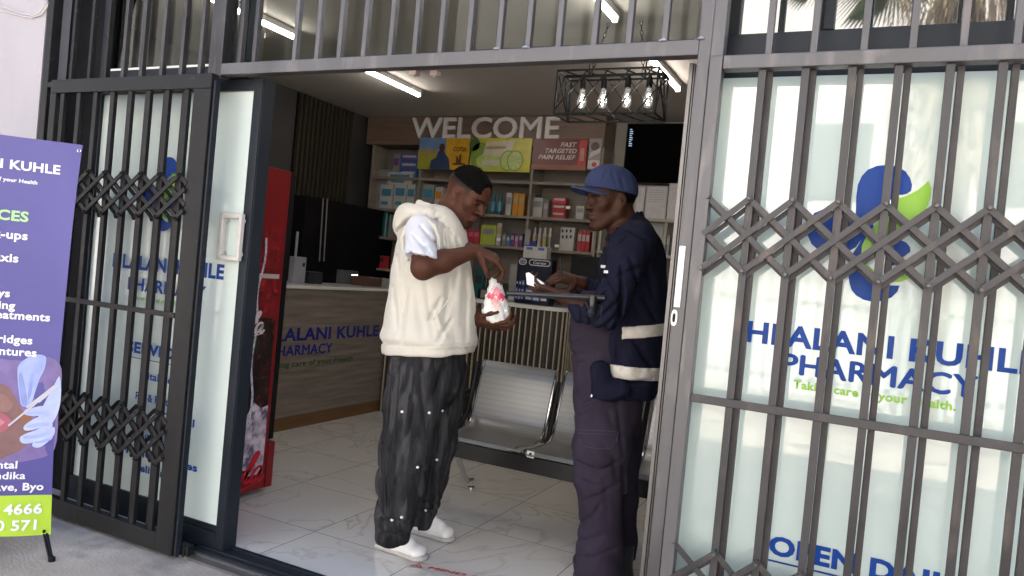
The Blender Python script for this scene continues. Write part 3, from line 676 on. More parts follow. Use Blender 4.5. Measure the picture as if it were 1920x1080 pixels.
MB().box(-2.2, -.6, 6.46, 6.48, 0, 1.90).build('back_panel', wallp, sh2)
for x in (-2.19, -1.62, -1.0): MB().box(x - .012, x + .012, 6.22, 6.46, 0, 1.90).build('upright', wallp, sh2)
for z in (1.90, 1.60, 1.28, .9): MB().box(-2.2, -.6, 6.2, 6.46, z + .001, z + .025).build('shelf', wallp, sh2)
# posters
def flat(mb_, pts, y):
    n = len(pts); mb_.add([(x, y, z) for x, z in pts], [tuple(range(n))])
def poster(name, label, px0, py0, px1, py1, col, yy=yh - .006):
    a = ony(px0, (py0 + py1) / 2, yy); b = ony(px1, (py0 + py1) / 2, yy); z1 = ony((px0 + px1) / 2, py0, yy)[2]; z0 = ony((px0 + px1) / 2, py1, yy)[2]
    t_ = thing(name, label, 'poster', ((a[0] + b[0]) / 2, yy, z0))
    MB().box(a[0] + .002, b[0] - .002, yy - .002, yy + .005, z0, z1).build('board', col, t_)
    return t_, a[0], b[0], z0, z1, yy - .003
def shape(pt, pts, mat, name, x0, x1, z0, z1, y, k=1):
    mb = MB(); flat(mb, [(x0 + (x1 - x0) * u, z0 + (z1 - z0) * v) for u, v in pts], y - .0012 * k); return mb.build(name, mat, pt)
C_ = lambda n, c: M(n, c, .35, 0, .15, 12)
def disc(u, v, ru, rv, n=20, a0=0, a1=6.2832): return [(u + ru * math.cos(a0 + (a1 - a0) * k / n), v + rv * math.sin(a0 + (a1 - a0) * k / n)) for k in range(n)]
P = poster('poster', 'poster of a man before a field and town with an orange panel at its right', 785, 258, 880, 318, C_('poster_orange', (.55, .30, .02)))
g = P[1:]
shape(P[0], [(0, 0), (.58, 0), (.53, 1), (0, 1)], C_('poster_sky', (.12, .22, .36)), 'print', *g)
shape(P[0], [(0, .5), (.55, .48), (.545, .62), (.40, .66), (.3, .60), (.18, .68), (0, .62)], C_('poster_town', (.30, .20, .17)), 'print', *g, k=2)
shape(P[0], [(0, 0), (.58, 0), (.555, .5), (0, .52)], C_('poster_field', (.30, .28, .03)), 'print', *g, k=3)
shape(P[0], [(.25, .0), (.27, .28), (.36, .36), (.41, .58), (.5, .58), (.56, .45), (.62, .35), (.66, 0)], C_('poster_shirt', (.03, .05, .12)), 'print', *g, k=4)
shape(P[0], disc(.47, .68, .055, .13), C_('poster_skin', (.07, .035, .025)), 'print', *g, k=5)
text('lettering', 'COFSA', (g[0] + (g[1] - g[0]) * .69, g[4] - .004, g[2] + (g[3] - g[2]) * .58), (1, 0, 0), (0, 0, 1), .042, C_('poster_brown', (.10, .04, .01)), P[0], bold=.04, width=(g[1] - g[0]) * .26, ex_=0)
shape(P[0], [(.7, .15), (.95, .15), (.95, .2), (.86, .22), (.86, .48), (.82, .48), (.81, .3), (.79, .42), (.76, .42), (.76, .22), (.7, .2)], C_('poster_brown', (.1, .04, .01)), 'print', *g, k=2)
P = poster('poster', 'yellow poster with cut limes round a pale medicine pack', 882, 259, 996, 322, C_('poster_yellow', (.52, .46, .03)))
g = P[1:]
shape(P[0], disc(.17, .45, .17, .42), C_('lime_skin', (.20, .30, .05)), 'print', *g)
shape(P[0], disc(.06, .8, .09, .2), C_('leaf_dark', (.05, .11, .03)), 'print', *g)
shape(P[0], disc(.36, .30, .25, .25), C_('lime_flesh', (.42, .48, .14)), 'print', *g, k=2)
shape(P[0], [(.22, .5), (.26, .88), (.74, .92), (.66, .52), (.5, .44)], C_('pack_cream', (.52, .47, .36)), 'print', *g, k=3)
shape(P[0], [(.25, .66), (.27, .74), (.6, .76), (.58, .68)], C_('pack_gold', (.38, .24, .06)), 'print', *g, k=4)
shape(P[0], [(.22, .18), (.22, .32), (.5, .34), (.5, .18)], C_('pack_cream', (.5, .46, .36)), 'print', *g, k=4)
for u in (.64, .76):
    shape(P[0], disc(u, .33, .13, .31), C_('lime_rind', (.15, .28, .03)), 'print', *g, k=5 if u < .7 else 7)
    shape(P[0], disc(u, .33, .115, .275), C_('lime_flesh', (.42, .48, .14)), 'print', *g, k=6 if u < .7 else 8)
for k in range(7):
    a_ = k * .9; shape(P[0], [(.76, .33), (.76 + .1 * math.cos(a_), .33 + .24 * math.sin(a_)), (.76 + .1 * math.cos(a_ + .12), .33 + .24 * math.sin(a_ + .12))], C_('lime_pith', (.58, .6, .35)), 'print', *g, k=9)
P = poster('poster', 'dark red poster reading fast targeted pain relief in white italics', 998, 260, 1101, 319, C_('poster_maroon', (.13, .018, .014)))
g = P[1:]
shape(P[0], [(0, 0), (1, 0), (1, .16), (0, .16)], C_('poster_rust', (.24, .07, .03)), 'print', *g)
shape(P[0], [(.84, .12), (.99, .12), (.99, .96), (.86, .96)], C_('pack_red', (.42, .03, .03)), 'print', *g, k=2)
shape(P[0], [(.88, .3), (.95, .3), (.95, .7), (.88, .7)], C_('pack_rose', (.5, .22, .18)), 'print', *g, k=3)
pw_ = g[1] - g[0]
for i, (s_, ww) in enumerate((('FAST', .29), ('TARGETED', .57), ('PAIN RELIEF', .68))):
    text('lettering', s_, (g[0] + pw_ * (.80 - ww), g[4] - .004, g[2] + (g[3] - g[2]) * (.74 - i * .20)), (1, 0, 0), (0, 0, 1), .040, C_('poster_white', (.6, .52, .5)), P[0], bold=.02, width=pw_ * ww, ex_=0, shear=.25)
P = poster('poster', 'narrow grey poster with a pale figure beside the dark red poster', 1103, 260, 1127, 318, C_('poster_grey', (.30, .24, .23)))
g = P[1:]
shape(P[0], disc(.5, .75, .33, .14), C_('figure_dark', (.10, .06, .06)), 'print', *g); shape(P[0], [(.1, .35), (.9, .55), (.95, .7), (.2, .55)], C_('figure_pale', (.55, .48, .46)), 'print', *g, k=2)
shape(P[0], [(.05, .03), (.95, .03), (.95, .3), (.05, .3)], C_('pack_cream2', (.55, .5, .48)), 'print', *g); shape(P[0], disc(.55, .16, .2, .08), C_('pack_red', (.42, .03, .03)), 'print', *g, k=2)
# television
tv = thing('television', 'black wall television with a faint column of text, above the certificates', 'television', (-1.6, 6.45, 2.1))
a_, b_ = ony(1171, 290, 6.44), ony(1284, 345, 6.44); zt_ = ony(1225, 231, 6.44)[2]; zb_ = ony(1225, 346, 6.44)[2]
MB().box(a_[0], a_[0] + .78, 6.44, 6.48, zb_, zt_).build('casing', black_pl, tv, bevel=.004)
MB().box(a_[0] + .012, a_[0] + .768, 6.4385, 6.4395, zb_ + .015, zt_ - .012).build('screen', M('dark_screen', (.002, .002, .002), .8, 0, .1, ior=1.1), tv)
tx = M('screen_text', (.15, .2, .3), .5, emit=((.25, .35, .5), .25))
for k in range(9):
    MB().box(a_[0] + .03, a_[0] + .05 + (.01 if k % 3 else 0), 6.4375, 6.438, zt_ - .06 - k * .018, zt_ - .052 - k * .018).build('screen_text', tx, tv)
# certificates
for k, (x0, y0, x1, y1, lab) in enumerate([(1190, 349, 1207, 390, 'pale framed paper with a diagonal white slip, directly right of the blue cap'), (1209, 349, 1249, 392, 'framed certificate under the television, middle one of the three'), (1251, 344, 1285, 391, 'framed certificate next to the aluminium door jamb, tallest of the three')]):
    a_, b_ = ony(x0, y1, 6.33), ony(x1, y1, 6.33); z1_ = ony((x0 + x1) / 2, y0, 6.33)[2]; z0_ = 1.927
    c_ = thing('framed_certificate', lab, 'certificate', (a_[0], 6.33, z0_), 'framed papers on the shelf')
    MB().box(a_[0], b_[0], 6.33, 6.345, z0_, z1_).build('frame', M('silver_frame', (.42, .40, .39), .4), c_)
    MB().box(a_[0] + .012, b_[0] - .012, 6.327, 6.3295, z0_ + .012, z1_ - .012).build('sheet', M('paper', (.50, .47, .48), .6, 0, .08, 20), c_)
    for j in range(6):
        z = z1_ - .035 - j * .02
        MB().box(a_[0] + .03, b_[0] - .03 - .01 * (j % 2), 6.3262, 6.3268, z, z + .003).build('printed_line', M('grey_ink', (.27, .25, .26), .6), c_)
# ---------------- products
def carton(px0, py0, px1, py1, cols, lab, n=1, cat='box', group='packs on the back shelves', y=6.27, d=.08, zb=None, name='medicine_box', stack=False):
    a_ = ony(px0, py1, y); b_ = ony(px1, py1, y); z1_ = ony((px0 + px1) / 2, py0, y)[2]; z0_ = zb if zb is not None else a_[2]
    if z1_ - z0_ < .02: z1_ = z0_ + .03
    W = (b_[0] - a_[0]); out = []
    for k in range(n):
        if stack: x0_, x1_ = a_[0], b_[0]; za, zc = z0_ + (z1_ - z0_) * k / n, z0_ + (z1_ - z0_) * (k + .96) / n
        else: x0_, x1_ = a_[0] + W * k / n + .002, a_[0] + W * (k + 1) / n - .002; za, zc = z0_, z1_ - random.uniform(0, .006)
        L = lab if n == 1 else lab % (['first', 'second', 'third', 'fourth', 'fifth', 'sixth'][k])
        t_ = thing(name, L, cat, ((x0_ + x1_) / 2, y, za), group)
        MB().box(x0_, x1_, y, y + d, za, zc).build('carton', C_(*cols[0]), t_, bevel=.002)
        hh = zc - za; ww = x1_ - x0_
        MB().box(x0_ + .1 * ww, x1_ - .1 * ww, y - .0014, y - .0004, za + hh * .52, za + hh * .82).build('print_band', C_(*cols[1]), t_)
        if len(cols) > 2: MB().box(x0_ + .15 * ww, x1_ - .3 * ww, y - .0014, y - .0004, za + hh * .16, za + hh * .3).build('print_band', C_(*cols[2]), t_)
        if not stack: t_.rotation_euler.z = random.uniform(-.07, .07)
        out.append(t_)
    return out
def bottle(px, py0, w, cols, lab, y=6.27, zb=0, group='bottles on the back shelves'):
    b_ = ony(px, py0, y); z1_ = b_[2]; z0_ = zb; r = w / 2; hh = z1_ - z0_
    t_ = thing('medicine_bottle', lab, 'bottle', (b_[0], y, z0_), group)
    MB().lathe((b_[0], y, z0_), [(r * .9, 0), (r, .004), (r, hh * .68), (r * .5, hh * .8), (r * .5, hh * .82)], 16).build('bottle_body', C_(*cols[0]), t_, smooth=True)
    MB().lathe((b_[0], y, z0_ + hh * .8), [(r * .55, 0), (r * .55, hh * .2)], 12).build('cap', C_(*cols[1]), t_, smooth=True)
    MB().lathe((b_[0], y, z0_ + hh * .16), [(r * 1.03, 0), (r * 1.03, hh * .42)], 16).build('label_band', C_(*cols[2]), t_, smooth=True)
Wh = ('carton_white', (.40, .38, .36)); Rd = ('carton_red', (.36, .02, .03)); Or = ('carton_orange', (.5, .2, .012)); Bl = ('carton_blue', (.04, .10, .32)); Tl = ('carton_teal', (.008, .075, .08)); Gy = ('carton_grey', (.22, .21, .20)); Gn = ('carton_lime', (.32, .38, .05)); Pu = ('carton_purple', (.12, .05, .20)); Gd = ('carton_gold', (.4, .28, .1)); Bk = ('carton_black', (.02, .02, .025)); Cy = ('carton_sky', (.045, .18, .27)); Mg = ('carton_pink', (.4, .12, .2))  # sky blue muted to stand in for the dimness of the left shelves
S1, S2, S3, S4 = 1.885, 1.60, 1.285, .98
# shelf above: between the men
for k, (px, c1, l) in enumerate([(912, Tl, 'dark teal bottle nearest the bowed head'), (927, Tl, 'teal bottle, second from the bowed head'), (939, Tl, 'teal bottle with a bright rim, third from the bowed head')]):
    bottle(px, 361, .05, (c1, Tl, Cy if k else Tl), l, zb=S1)
carton(948, 361, 959, 384, [Wh, Gy], 'slim white carton between the teal bottles and the orange boxes', zb=S1)
carton(961, 362, 983, 385, [Or, Gd], 'orange carton on the upper shelf, %s of the pair', 2, zb=S1)
t_ = carton(997, 370, 1017, 388, [Wh, Gy], 'open white dispenser box with dark lids on the upper shelf', zb=S1)[0]
for k in range(4):
    q = ony(1001 + k * 4, 369, 6.3); MB().lathe((q[0], 6.3, q[2] - .012), [(.011, 0), (.013, .02), (.006, .034)], 10).build('dark_lid', C_(*Bk), t_)
carton(1018, 374, 1028, 389, [Gy, Wh], 'small grey carton right of the open white dispenser', zb=S1)
carton(1035, 369, 1060, 390, [Rd, Wh], 'flat red carton in a stack on the upper shelf, %s from the bottom', 3, zb=S1, stack=True)
carton(1080, 385, 1096, 391, [Wh, Gy], 'flat white pack lying near the peak of the blue cap', zb=S1)
# second shelf
carton(868, 430, 898, 445, [Rd, Mg], 'dark red carton under the chin of the bowed man, %s from the left', 3, zb=S2, y=6.25)
carton(900, 421, 929, 446, [Gn, Gy], 'lime green display box on the middle shelf', zb=S2)
carton(930, 417, 939, 446, [Wh, Gd], 'tall white card standing right of the lime green box', zb=S2, d=.02)
for k, (c, l) in enumerate([(Gy, 'low grey'), (Cy, 'low pale blue'), (Pu, 'low purple'), (Mg, 'low pink'), (Pu, 'low dark purple')]):
    carton(941 + k * 8, 437 + (k % 2) * 3, 948 + k * 8, 448, [c, Wh], l + ' pack in the row right of the lime green box', zb=S2)
for k in range(4): bottle(1004 + k * 9.5, 427 + k % 2, .036, (Wh, Wh, (Gd, Wh, Gd, Gy)[k]), 'small white bottle, %s in the row left of the black and white display' % ['first', 'second', 'third', 'fourth'][k], zb=S2)
t_ = carton(1049, 426, 1076, 453, [Wh, Wh], 'white display box with dark cut-outs on the middle shelf', zb=S2)[0]
for k in range(3):
    for j in range(2):
        q = ony(1055 + k * 7.5, 433 + j * 11, 6.266); MB().prism(disc(0, 0, .010, .016, 10), (q[0], 6.2665, q[2]), (1, 0, 0), (0, 0, 1), (0, .001, 0)).build('dark_print', C_(*Bk), t_)
carton(1082, 432, 1105, 458, [Rd, Wh, Rd], 'tall red tube pack on the middle shelf, %s of the three', 3, zb=S2)
carton(1109, 434, 1128, 459, [Wh, Gy], 'white carton at the chin of the man in the blue cap', zb=S2)
# left bays
carton(695, 318, 782, 374, [Gy, Gy], 'large pale display panel on the dark left shelves', zb=1.885, y=6.30, d=.02, name='display_card')
for k, (x0, y0, x1, y1, c) in enumerate([(712, 346, 735, 371, Wh), (738, 343, 760, 371, Wh), (725, 322, 772, 345, Wh), (762, 345, 777, 371, Wh)]):
    carton(x0, y0, x1, y1, [c, Cy, Cy], 'white carton with blue edges, %s on the pale display panel' % ['lowest left', 'lowest middle', 'topmost', 'lowest right'][k], y=6.24, d=.05, zb=None if y1 < 360 else 1.886)
carton(750, 288, 782, 317, [Bl, Wh, Rd], 'blue and white striped carton at the top of the left shelves, %s from the bottom', 3, zb=2.201, stack=True, y=6.26)
carton(736, 288, 748, 317, [Gy, Pu], 'slim grey carton left of the striped cartons', zb=2.201, y=6.26)
carton(790, 345, 812, 376, [Gy, Cy], 'pale grey carton behind the cream hood', zb=S1); carton(814, 350, 828, 378, [Wh, Or], 'white carton just left of the bowed head', zb=S1)
carton(687, 405, 701, 428, [Gy, Wh], 'grey carton in the dark left bay', zb=S2, y=6.28); carton(716, 400, 731, 428, [Gy, Wh], 'second grey carton in the dark left bay', zb=S2, y=6.28)
bottle(727, 380, .07, (Tl, Gy, Tl), 'dark teal jar under the pale display panel', zb=S2 + .0)
carton(706, 478, 720, 500, [Rd, Bk], 'dim red carton low in the dark left bay', zb=S3, y=6.25)
# third level right
carton(890, 505, 906, 522, [Tl, Bk], 'dark green box on the counter beside the cream sweatshirt', y=5.9, zb=1.112)
carton(1202, 440, 1214, 460, [Wh, Gy], 'white carton on the right shelf behind the navy jacket', zb=1.626, y=6.25); carton(1238, 440, 1255, 466, [Gy, Wh], 'pale card on the right shelf near the door jamb', zb=1.626, y=6.25)
carton(1218, 398, 1245, 425, [Wh, Wh], 'wide cream box on the right shelf behind the navy jacket', zb=1.626, y=6.35)
# things on the slatted counter
YD = 5.78
def onc(px, py, y=YD): return ony(px, py, y)
ds = thing('counter_display', 'dark blue counter display of small packs with two oval badges', 'display', (onc(985, 545)[0], YD, 1.11))
ax, bx = onc(966, 545)[0], onc(1030, 545)[0]; tz = onc(998, 482)[2]
mid = ax + (bx - ax) * .30
MB().box(ax, bx, YD, YD + .12, 1.11, tz - .01).build('display_body', C_('display_navy', (.008, .009, .022)), ds, bevel=.003)
for (u0, u1) in ((ax + .004, mid - .006), (mid + .004, bx - .006)):
    cxx, czz = (u0 + u1) / 2, tz - .045; rx = (u1 - u0) / 2 - .006
    def rrect(rx, rz, n=6):
        o_ = []
        for q_, (sx2, sz2) in enumerate(((1, 1), (-1, 1), (-1, -1), (1, -1))):
            for k in range(n): a__ = math.pi / 2 * (q_ + k / (n - 1)); o_.append((sx2 * (rx - rz) + rz * math.cos(a__), rz * math.sin(a__)))
        return o_
    MB().prism(rrect(rx, .026), (cxx, YD - .0005, czz), (1, 0, 0), (0, 0, 1), (0, -.001, 0)).build('badge', C_('badge_white', (.55, .55, .56)), ds)
    MB().prism(rrect(rx - .008, .018), (cxx, YD - .0018, czz), (1, 0, 0), (0, 0, 1), (0, -.001, 0)).build('badge', C_('display_navy', (.008, .009, .022)), ds)
    text('lettering', 'Carex' if u0 > mid - .01 else 'CX', (cxx - rx * .62, YD - .0035, czz - .010), (1, 0, 0), (0, 0, 1), .021, C_('badge_white', (.55, .55, .56)), ds, bold=.03, width=rx * 1.24, ex_=0)
rr = random.Random(5)
for (u0, u1, nn) in ((ax + .004, mid - .006, 3), (mid + .004, bx - .006, 3)):
    for j, z in enumerate((1.14, 1.20, 1.262)):
        for k in range(nn):
            w_ = (u1 - u0) / nn
            z0_ = z * 1.0
            MB().box(u0 + w_ * k + .003, u0 + w_ * (k + 1) - .003, YD - .012, YD - .001, z0_, z0_ + .045).build('small_pack', C_(*[('pk_navy', (.02, .03, .16)), ('pk_blue', (.05, .08, .30)), ('pk_dark', (.01, .012, .05))][(j + k) % 3]), ds)
            MB().box(u0 + w_ * k + .008, u0 + w_ * (k + 1) - .008, YD - .0135, YD - .0125, z0_ + .010, z0_ + .030).build('pack_print', C_('pk_white', (.42, .42, .50)), ds)
a_, b_ = onc(980, 480), onc(1024, 480); 
bx2 = thing('medicine_box', 'white and blue box lying on top of the dark blue counter display', 'box', (a_[0], YD, tz))
MB().box(a_[0], b_[0], YD + .005, YD + .1, tz - .009, onc(1000, 462)[2]).build('carton', C_(*Wh), bx2, bevel=.002)
zt2 = onc(1000, 462)[2]
for u in (.12, .62): MB().box(a_[0] + (b_[0] - a_[0]) * u, a_[0] + (b_[0] - a_[0]) * (u + .27), YD + .0035, YD + .0045, zt2 - .03, zt2 - .008).build('print_band', C_(*Bl), bx2)
cs = thing('card_stand', 'small blue holder with a grey card standing on the white box', 'card holder', (onc(990, 460)[0], YD + .04, zt2))
a2, b2 = onc(979, 462), onc(1000, 460)
MB().box(a2[0], b2[0], YD + .04, YD + .07, zt2, zt2 + .05).build('holder', C_('holder_navy', (.03, .03, .16)), cs); q = onc(985, 430)
MB().box(a2[0] + .004, a2[0] + .05, YD + .032, YD + .038, zt2 + .012, q[2]).build('card', C_(*Gy), cs)
lf = thing('grey_box', 'plain grey upright box left of the dark blue counter display', 'box', (onc(957, 545)[0], YD, 1.11))
MB().box(onc(951, 545)[0], onc(964, 545)[0], YD + .02, YD + .14, 1.11, onc(958, 495)[2]).build('carton', C_(*Gy), lf, bevel=.003); MB().box(onc(953, 545)[0], onc(962, 545)[0], YD + .0185, YD + .0195, 1.13, 1.16).build('print_band', C_(*Wh), lf)
mo = thing('monitor', 'black monitor on the counter behind the arm of the man in the cap', 'monitor', (onc(1100, 545)[0], 5.95, 1.11))
a3, b3 = ony(1068, 520, 5.95), ony(1125, 520, 5.95)
MB().box(a3[0], b3[0] + .1, 5.95, 5.98, 1.19, ony(1090, 480, 5.95)[2]).build('casing', black_pl, mo, bevel=.003); MB().box((a3[0] + b3[0]) / 2 - .03, (a3[0] + b3[0]) / 2 + .03, 5.98, 6.0, 1.11, 1.35).build('stand', black_pl, mo)
MB().box((a3[0] + b3[0]) / 2 - .1, (a3[0] + b3[0]) / 2 + .1, 5.92, 6.06, 1.11, 1.122).build('base', black_pl, mo)
pk = thing('price_printer', 'dark keypad box on the counter beside the carrier bag', 'card terminal', (ony(905, 545, 5.8)[0], 5.8, 1.11))
a4, b4 = ony(902, 545, 5.8), ony(918, 545, 5.8)
MB().box(a4[0] - .03, b4[0] + .02, 5.8, 5.9, 1.11, 1.20).build('casing', black_pl, pk, bevel=.004); MB().box(a4[0], b4[0], 5.797, 5.799, 1.12, 1.19).build('keypad', C_(*Gy), pk)
ms = thing('monitor', 'dark screen on the counter between the cream sweatshirt and the hand', 'monitor', (ony(900, 510, 5.95)[0], 5.95, 1.11))
a5, b5 = ony(886, 500, 5.95), ony(915, 500, 5.95)
MB().box(a5[0], b5[0], 5.95, 5.98, 1.21, ony(900, 478, 5.95)[2]).build('casing', M('grey_screen', (.06, .06, .058), .3), ms, bevel=.003); MB().box(a5[0] + .03, b5[0] - .03, 5.95, 6.0, 1.11, 1.21).build('stand', black_pl, ms)
# things on the reception counter
xr_ = -4.25
a6 = onx(556, 520, xr_)
pm_ = thing('payment_terminal', 'pale grey upright device at the left end of the reception counter', 'terminal', (xr_, a6[1], 1.11))
yA, yB = onx(545, 520, xr_)[1], onx(567, 520, xr_)[1]
MB().box(xr_ - .03, xr_ + .03, yA, yB, 1.112, onx(556, 481, xr_)[2]).build('casing', M('pale_grey_plastic', (.28, .28, .31), .4), pm_, bevel=.006)
MB().box(xr_ - .01, xr_ + .0, yA + .03, yA + .05, onx(556, 481, xr_)[2], onx(556, 434, xr_)[2]).build('stem', M('pale_grey_plastic', (.28, .28, .31), .4), pm_); MB().box(xr_ + .0305, xr_ + .032, yB - .045, yB - .02, 1.25, 1.28).build('display', black_pl, pm_)
yC, yD = onx(575, 520, xr_)[1], onx(600, 520, xr_)[1]
bm_ = thing('card_reader', 'small dark machine beside the pale grey device', 'card reader', (xr_, yC, 1.11))
MB().box(xr_ - .05, xr_ + .03, yC, yD, 1.112, 1.21).build('casing', M('dark_blue_plastic', (.02, .022, .03), .4), bm_, bevel=.004); MB().box(xr_ - .04, xr_ + .02, yC + .01, yD - .01, 1.2105, 1.214).build('lid', M('grey_lid', (.1, .1, .11), .4), bm_)
tr_ = thing('wicker_tray', 'brown tray of folded papers at the far end of the reception counter', 'tray', (xr_, 5.6, 1.11))
yE, yF, yG_ = onx(675, 525, xr_)[1], onx(707, 525, xr_)[1], onx(733, 525, xr_)[1]
MB().box(xr_ - .1, xr_ + .06, yE, yF, 1.112, 1.20).build('basket', M('brown_wicker', (.10, .05, .035), .7, bump=.002, bs=80), tr_, bevel=.004)
for k in range(6):
    y = yF + (yG_ - yF) * k / 6
    MB().box(xr_ - .08, xr_ + .05, y, y + .05, 1.112 + .01 * (k % 2), 1.17 + .012 * ((k * 2) % 3)).build('folded_paper', M('crumpled_paper', (.36, .33, .32), .8), tr_, bevel=.006)
lt = thing('desk_lamp_strip', 'small grey box with a bright slot on the dark desk behind the counter', 'receipt printer', (-4.45, 5.4, 1.11))
yH, yI = onx(640, 505, -4.45)[1], onx(668, 505, -4.45)[1]
MB().box(-4.5, -4.42, yH, yI, 1.112, 1.24).build('casing', M('grey_lid', (.1, .1, .11), .4), lt, bevel=.003); MB().box(-4.4195, -4.418, yH + (yI - yH) * .55, yI - .01, 1.19, 1.205).build('slot_light', M('slot_light', (.8, .8, .8), .4, emit=((1, 1, 1), 1.0)), lt)
# ---------------- drinks cooler
fx = -2.965
fd = thing('drinks_cooler', 'red drinks cooler with bottle and ice artwork on its side, behind the glass door', 'drinks cooler', (fx - .35, 3.0, 0))
yf0, yf1 = 2.66, 3.225
redm = M('cooler_red', (.17, .004, .008), .3, 0, .06)
MB().box(fx - .66, fx, yf0, yf1, .03, 1.80).build('cabinet', redm, fd, bevel=.006)
MB().box(fx - .66, fx - .005, yf1 + .002, yf1 + .045, .30, 1.80).build('door', black_pl, fd, bevel=.004)
MB().box(fx - .66, fx + .002, yf1 + .002, yf1 + .055, .03, .285).build('kick_panel', redm, fd, bevel=.003)
def fp(px, py): q = onx(px, py, fx); return (q[1], q[2])
def fpoly(pts, mat, name, k, raw=False):
    mb = MB(); q = pts if raw else [fp(*p) for p in pts]; n = len(q)
    mb.add([(fx + .001 + .0012 * k, y, z) for y, z in q], [tuple(range(n))]); return mb.build(name, mat, fd)
dkc = M('cola_black', (.012, .0065, .0065), .3, 0, .4, 20, dirt=((.14, .01, .012), 26, .56))
ice = M('ice_art', (.42, .36, .42), .35, 0, .5, 18, dirt=((.10, .07, .12), 24, .52))
fpoly([(yf0 + .01, .42), (yf1 - .03, .47), (yf1 - .03, 1.36), (yf0 + .01, 1.40)], dkc, 'artwork', 1, True)
rw = M('cola_deep_red', (.16, .006, .01), .3, 0, .5, 24, dirt=((.40, .02, .03), 20, .58))
fpoly([(yf1 - .24, 1.0), (yf1 - .03, .98), (yf1 - .03, 1.50), (yf1 - .24, 1.46)], rw, 'artwork', 2, True)
icep = [(yf0 + .01, .13)] + [(yf1 - .03, .12), (yf1 - .03, .50)] + [(yf1 - .03 - (k + 1) * .055, .49 + .05 * math.sin(k * 2.3)) for k in range(9)]
fpoly(icep, ice, 'artwork', 3, True)
bp_ = [(yf1 - .17 + .0, .40), (yf1 - .155, .55), (yf1 - .185, .75), (yf1 - .165, .95), (yf1 - .185, 1.12), (yf1 - .15, 1.30), (yf1 - .155, 1.42)]
mb = MB(); ribbon(mb, [(y - .0, z) for y, z in bp_], .012, (fx + .006, 0, 0), (0, 1, 0), (0, 0, 1), (1, 0, 0), 0); mb.build('bottle_outline', M('frost_line', (.42, .42, .45), .4, 0, .6, 60), fd)
def script_cola(y0, z0, h, mat, slant=.35, k=5, letters='Cola', wd_=.12):
    L = {'C': ([(.62, .78), (.5, .95), (.25, .9), (.05, .55), (.08, .15), (.35, 0), (.65, .15), (.8, .35)], .72), 'o': ([(.25, .48), (.06, .35), (.05, .1), (.22, .0), (.40, .12), (.42, .36), (.25, .48), (.38, .42), (.55, .46)], .48),
         'l': ([(.02, .1), (.25, .55), (.38, .92), (.28, 1.0), (.16, .75), (.12, .2), (.22, .0), (.38, .12)], .36), 'a': ([(.42, .42), (.22, .48), (.05, .28), (.08, .03), (.25, .05), (.42, .40), (.38, .1), (.48, .0), (.62, .15)], .6), 'c': ([(.38, .4), (.22, .48), (.05, .28), (.1, .03), (.28, .0), (.45, .15)], .45), '-': ([(.0, .3), (.22, .3)], .3)}
    x = 0; mb = MB()
    for ch in letters:
        pts, adv = L[ch]
        ribbon(mb, [(y0 + (px + x + py * slant) * h, z0 + py * h) for px, py in pts], wd_ * h, (fx + .001 + .0012 * k, 0, 0), (0, 1, 0), (0, 0, 1), (1, 0, 0), 0); x += adv
    ribbon(mb, [(y0 + h * .3, z0 - .08 * h), (y0 + h * (x * .5), z0 - .18 * h), (y0 + h * x, z0 - .02 * h)], wd_ * h * .5, (fx + .001 + .0012 * k, 0, 0), (0, 1, 0), (0, 0, 1), (1, 0, 0), 0)
    return mb.build('script_lettering', mat, fd)
a7 = fp(497, 622)
script_cola(a7[0] - .27, a7[1] - .005, .115, M('script_white', (.62, .55, .55), .4), letters='Cola')
a8 = fp(487, 905)
script_cola(a8[0] - .34, a8[1] + .02, .16, M('script_red', (.45, .01, .02), .35), letters='Cola', k=6)
MB().box(fx + .001, fx + .004, yf1 - .26, yf1 - .03, onx(510, 518, fx)[2] - .012, onx(510, 518, fx)[2] + .012).build('pale_band', M('pale_band', (.4, .36, .34), .5), fd)
# ---------------- bench
bxs = -2.095; bp2 = .535; by = 3.60
be = thing('waiting_bench', 'brushed steel waiting room bench on a black beam in front of the slatted counter', 'bench', (-1.2, by, 0))
perf = bpy.data.materials.new('perforated_steel'); perf.use_nodes = True; t = perf.node_tree; b = t.nodes['Principled BSDF']
tc = nd(t, 'ShaderNodeTexCoord'); vo = nd(t, 'ShaderNodeTexVoronoi'); vo.inputs['Scale'].default_value = 110; vo.inputs['Randomness'].default_value = 0; t.links.new(tc.outputs['Object'], vo.inputs[0])
r_ = nd(t, 'ShaderNodeMapRange'); r_.inputs[1].default_value = .22; r_.inputs[2].default_value = .3; r_.inputs[3].default_value = 0; r_.inputs[4].default_value = 1; t.links.new(vo.outputs['Distance'], r_.inputs[0])
mxx = nd(t, 'ShaderNodeMix', data_type='RGBA'); mxx.inputs[6].default_value = (.17, .168, .16, 1); mxx.inputs[7].default_value = (.29, .285, .275, 1); t.links.new(r_.outputs[0], mxx.inputs[0]); t.links.new(mxx.outputs[2], b.inputs['Base Color'])
b.inputs['Metallic'].default_value = .75; b.inputs['Roughness'].default_value = .36
brs = M('brushed_steel', (.42, .41, .39), .33, .85, .08, 6, stretch=(8, 1, 1))
def prof():
    # (y, z) seat profile from the front lip to the top of the back
    return [(by - .012, .418), (by, .436), (by + .03, .440), (by + .12, .428), (by + .24, .420), (by + .33, .428), (by + .375, .455), (by + .40, .50), (by + .43, .60), (by + .465, .72), (by + .49, .80), (by + .505, .812), (by + .515, .80)]
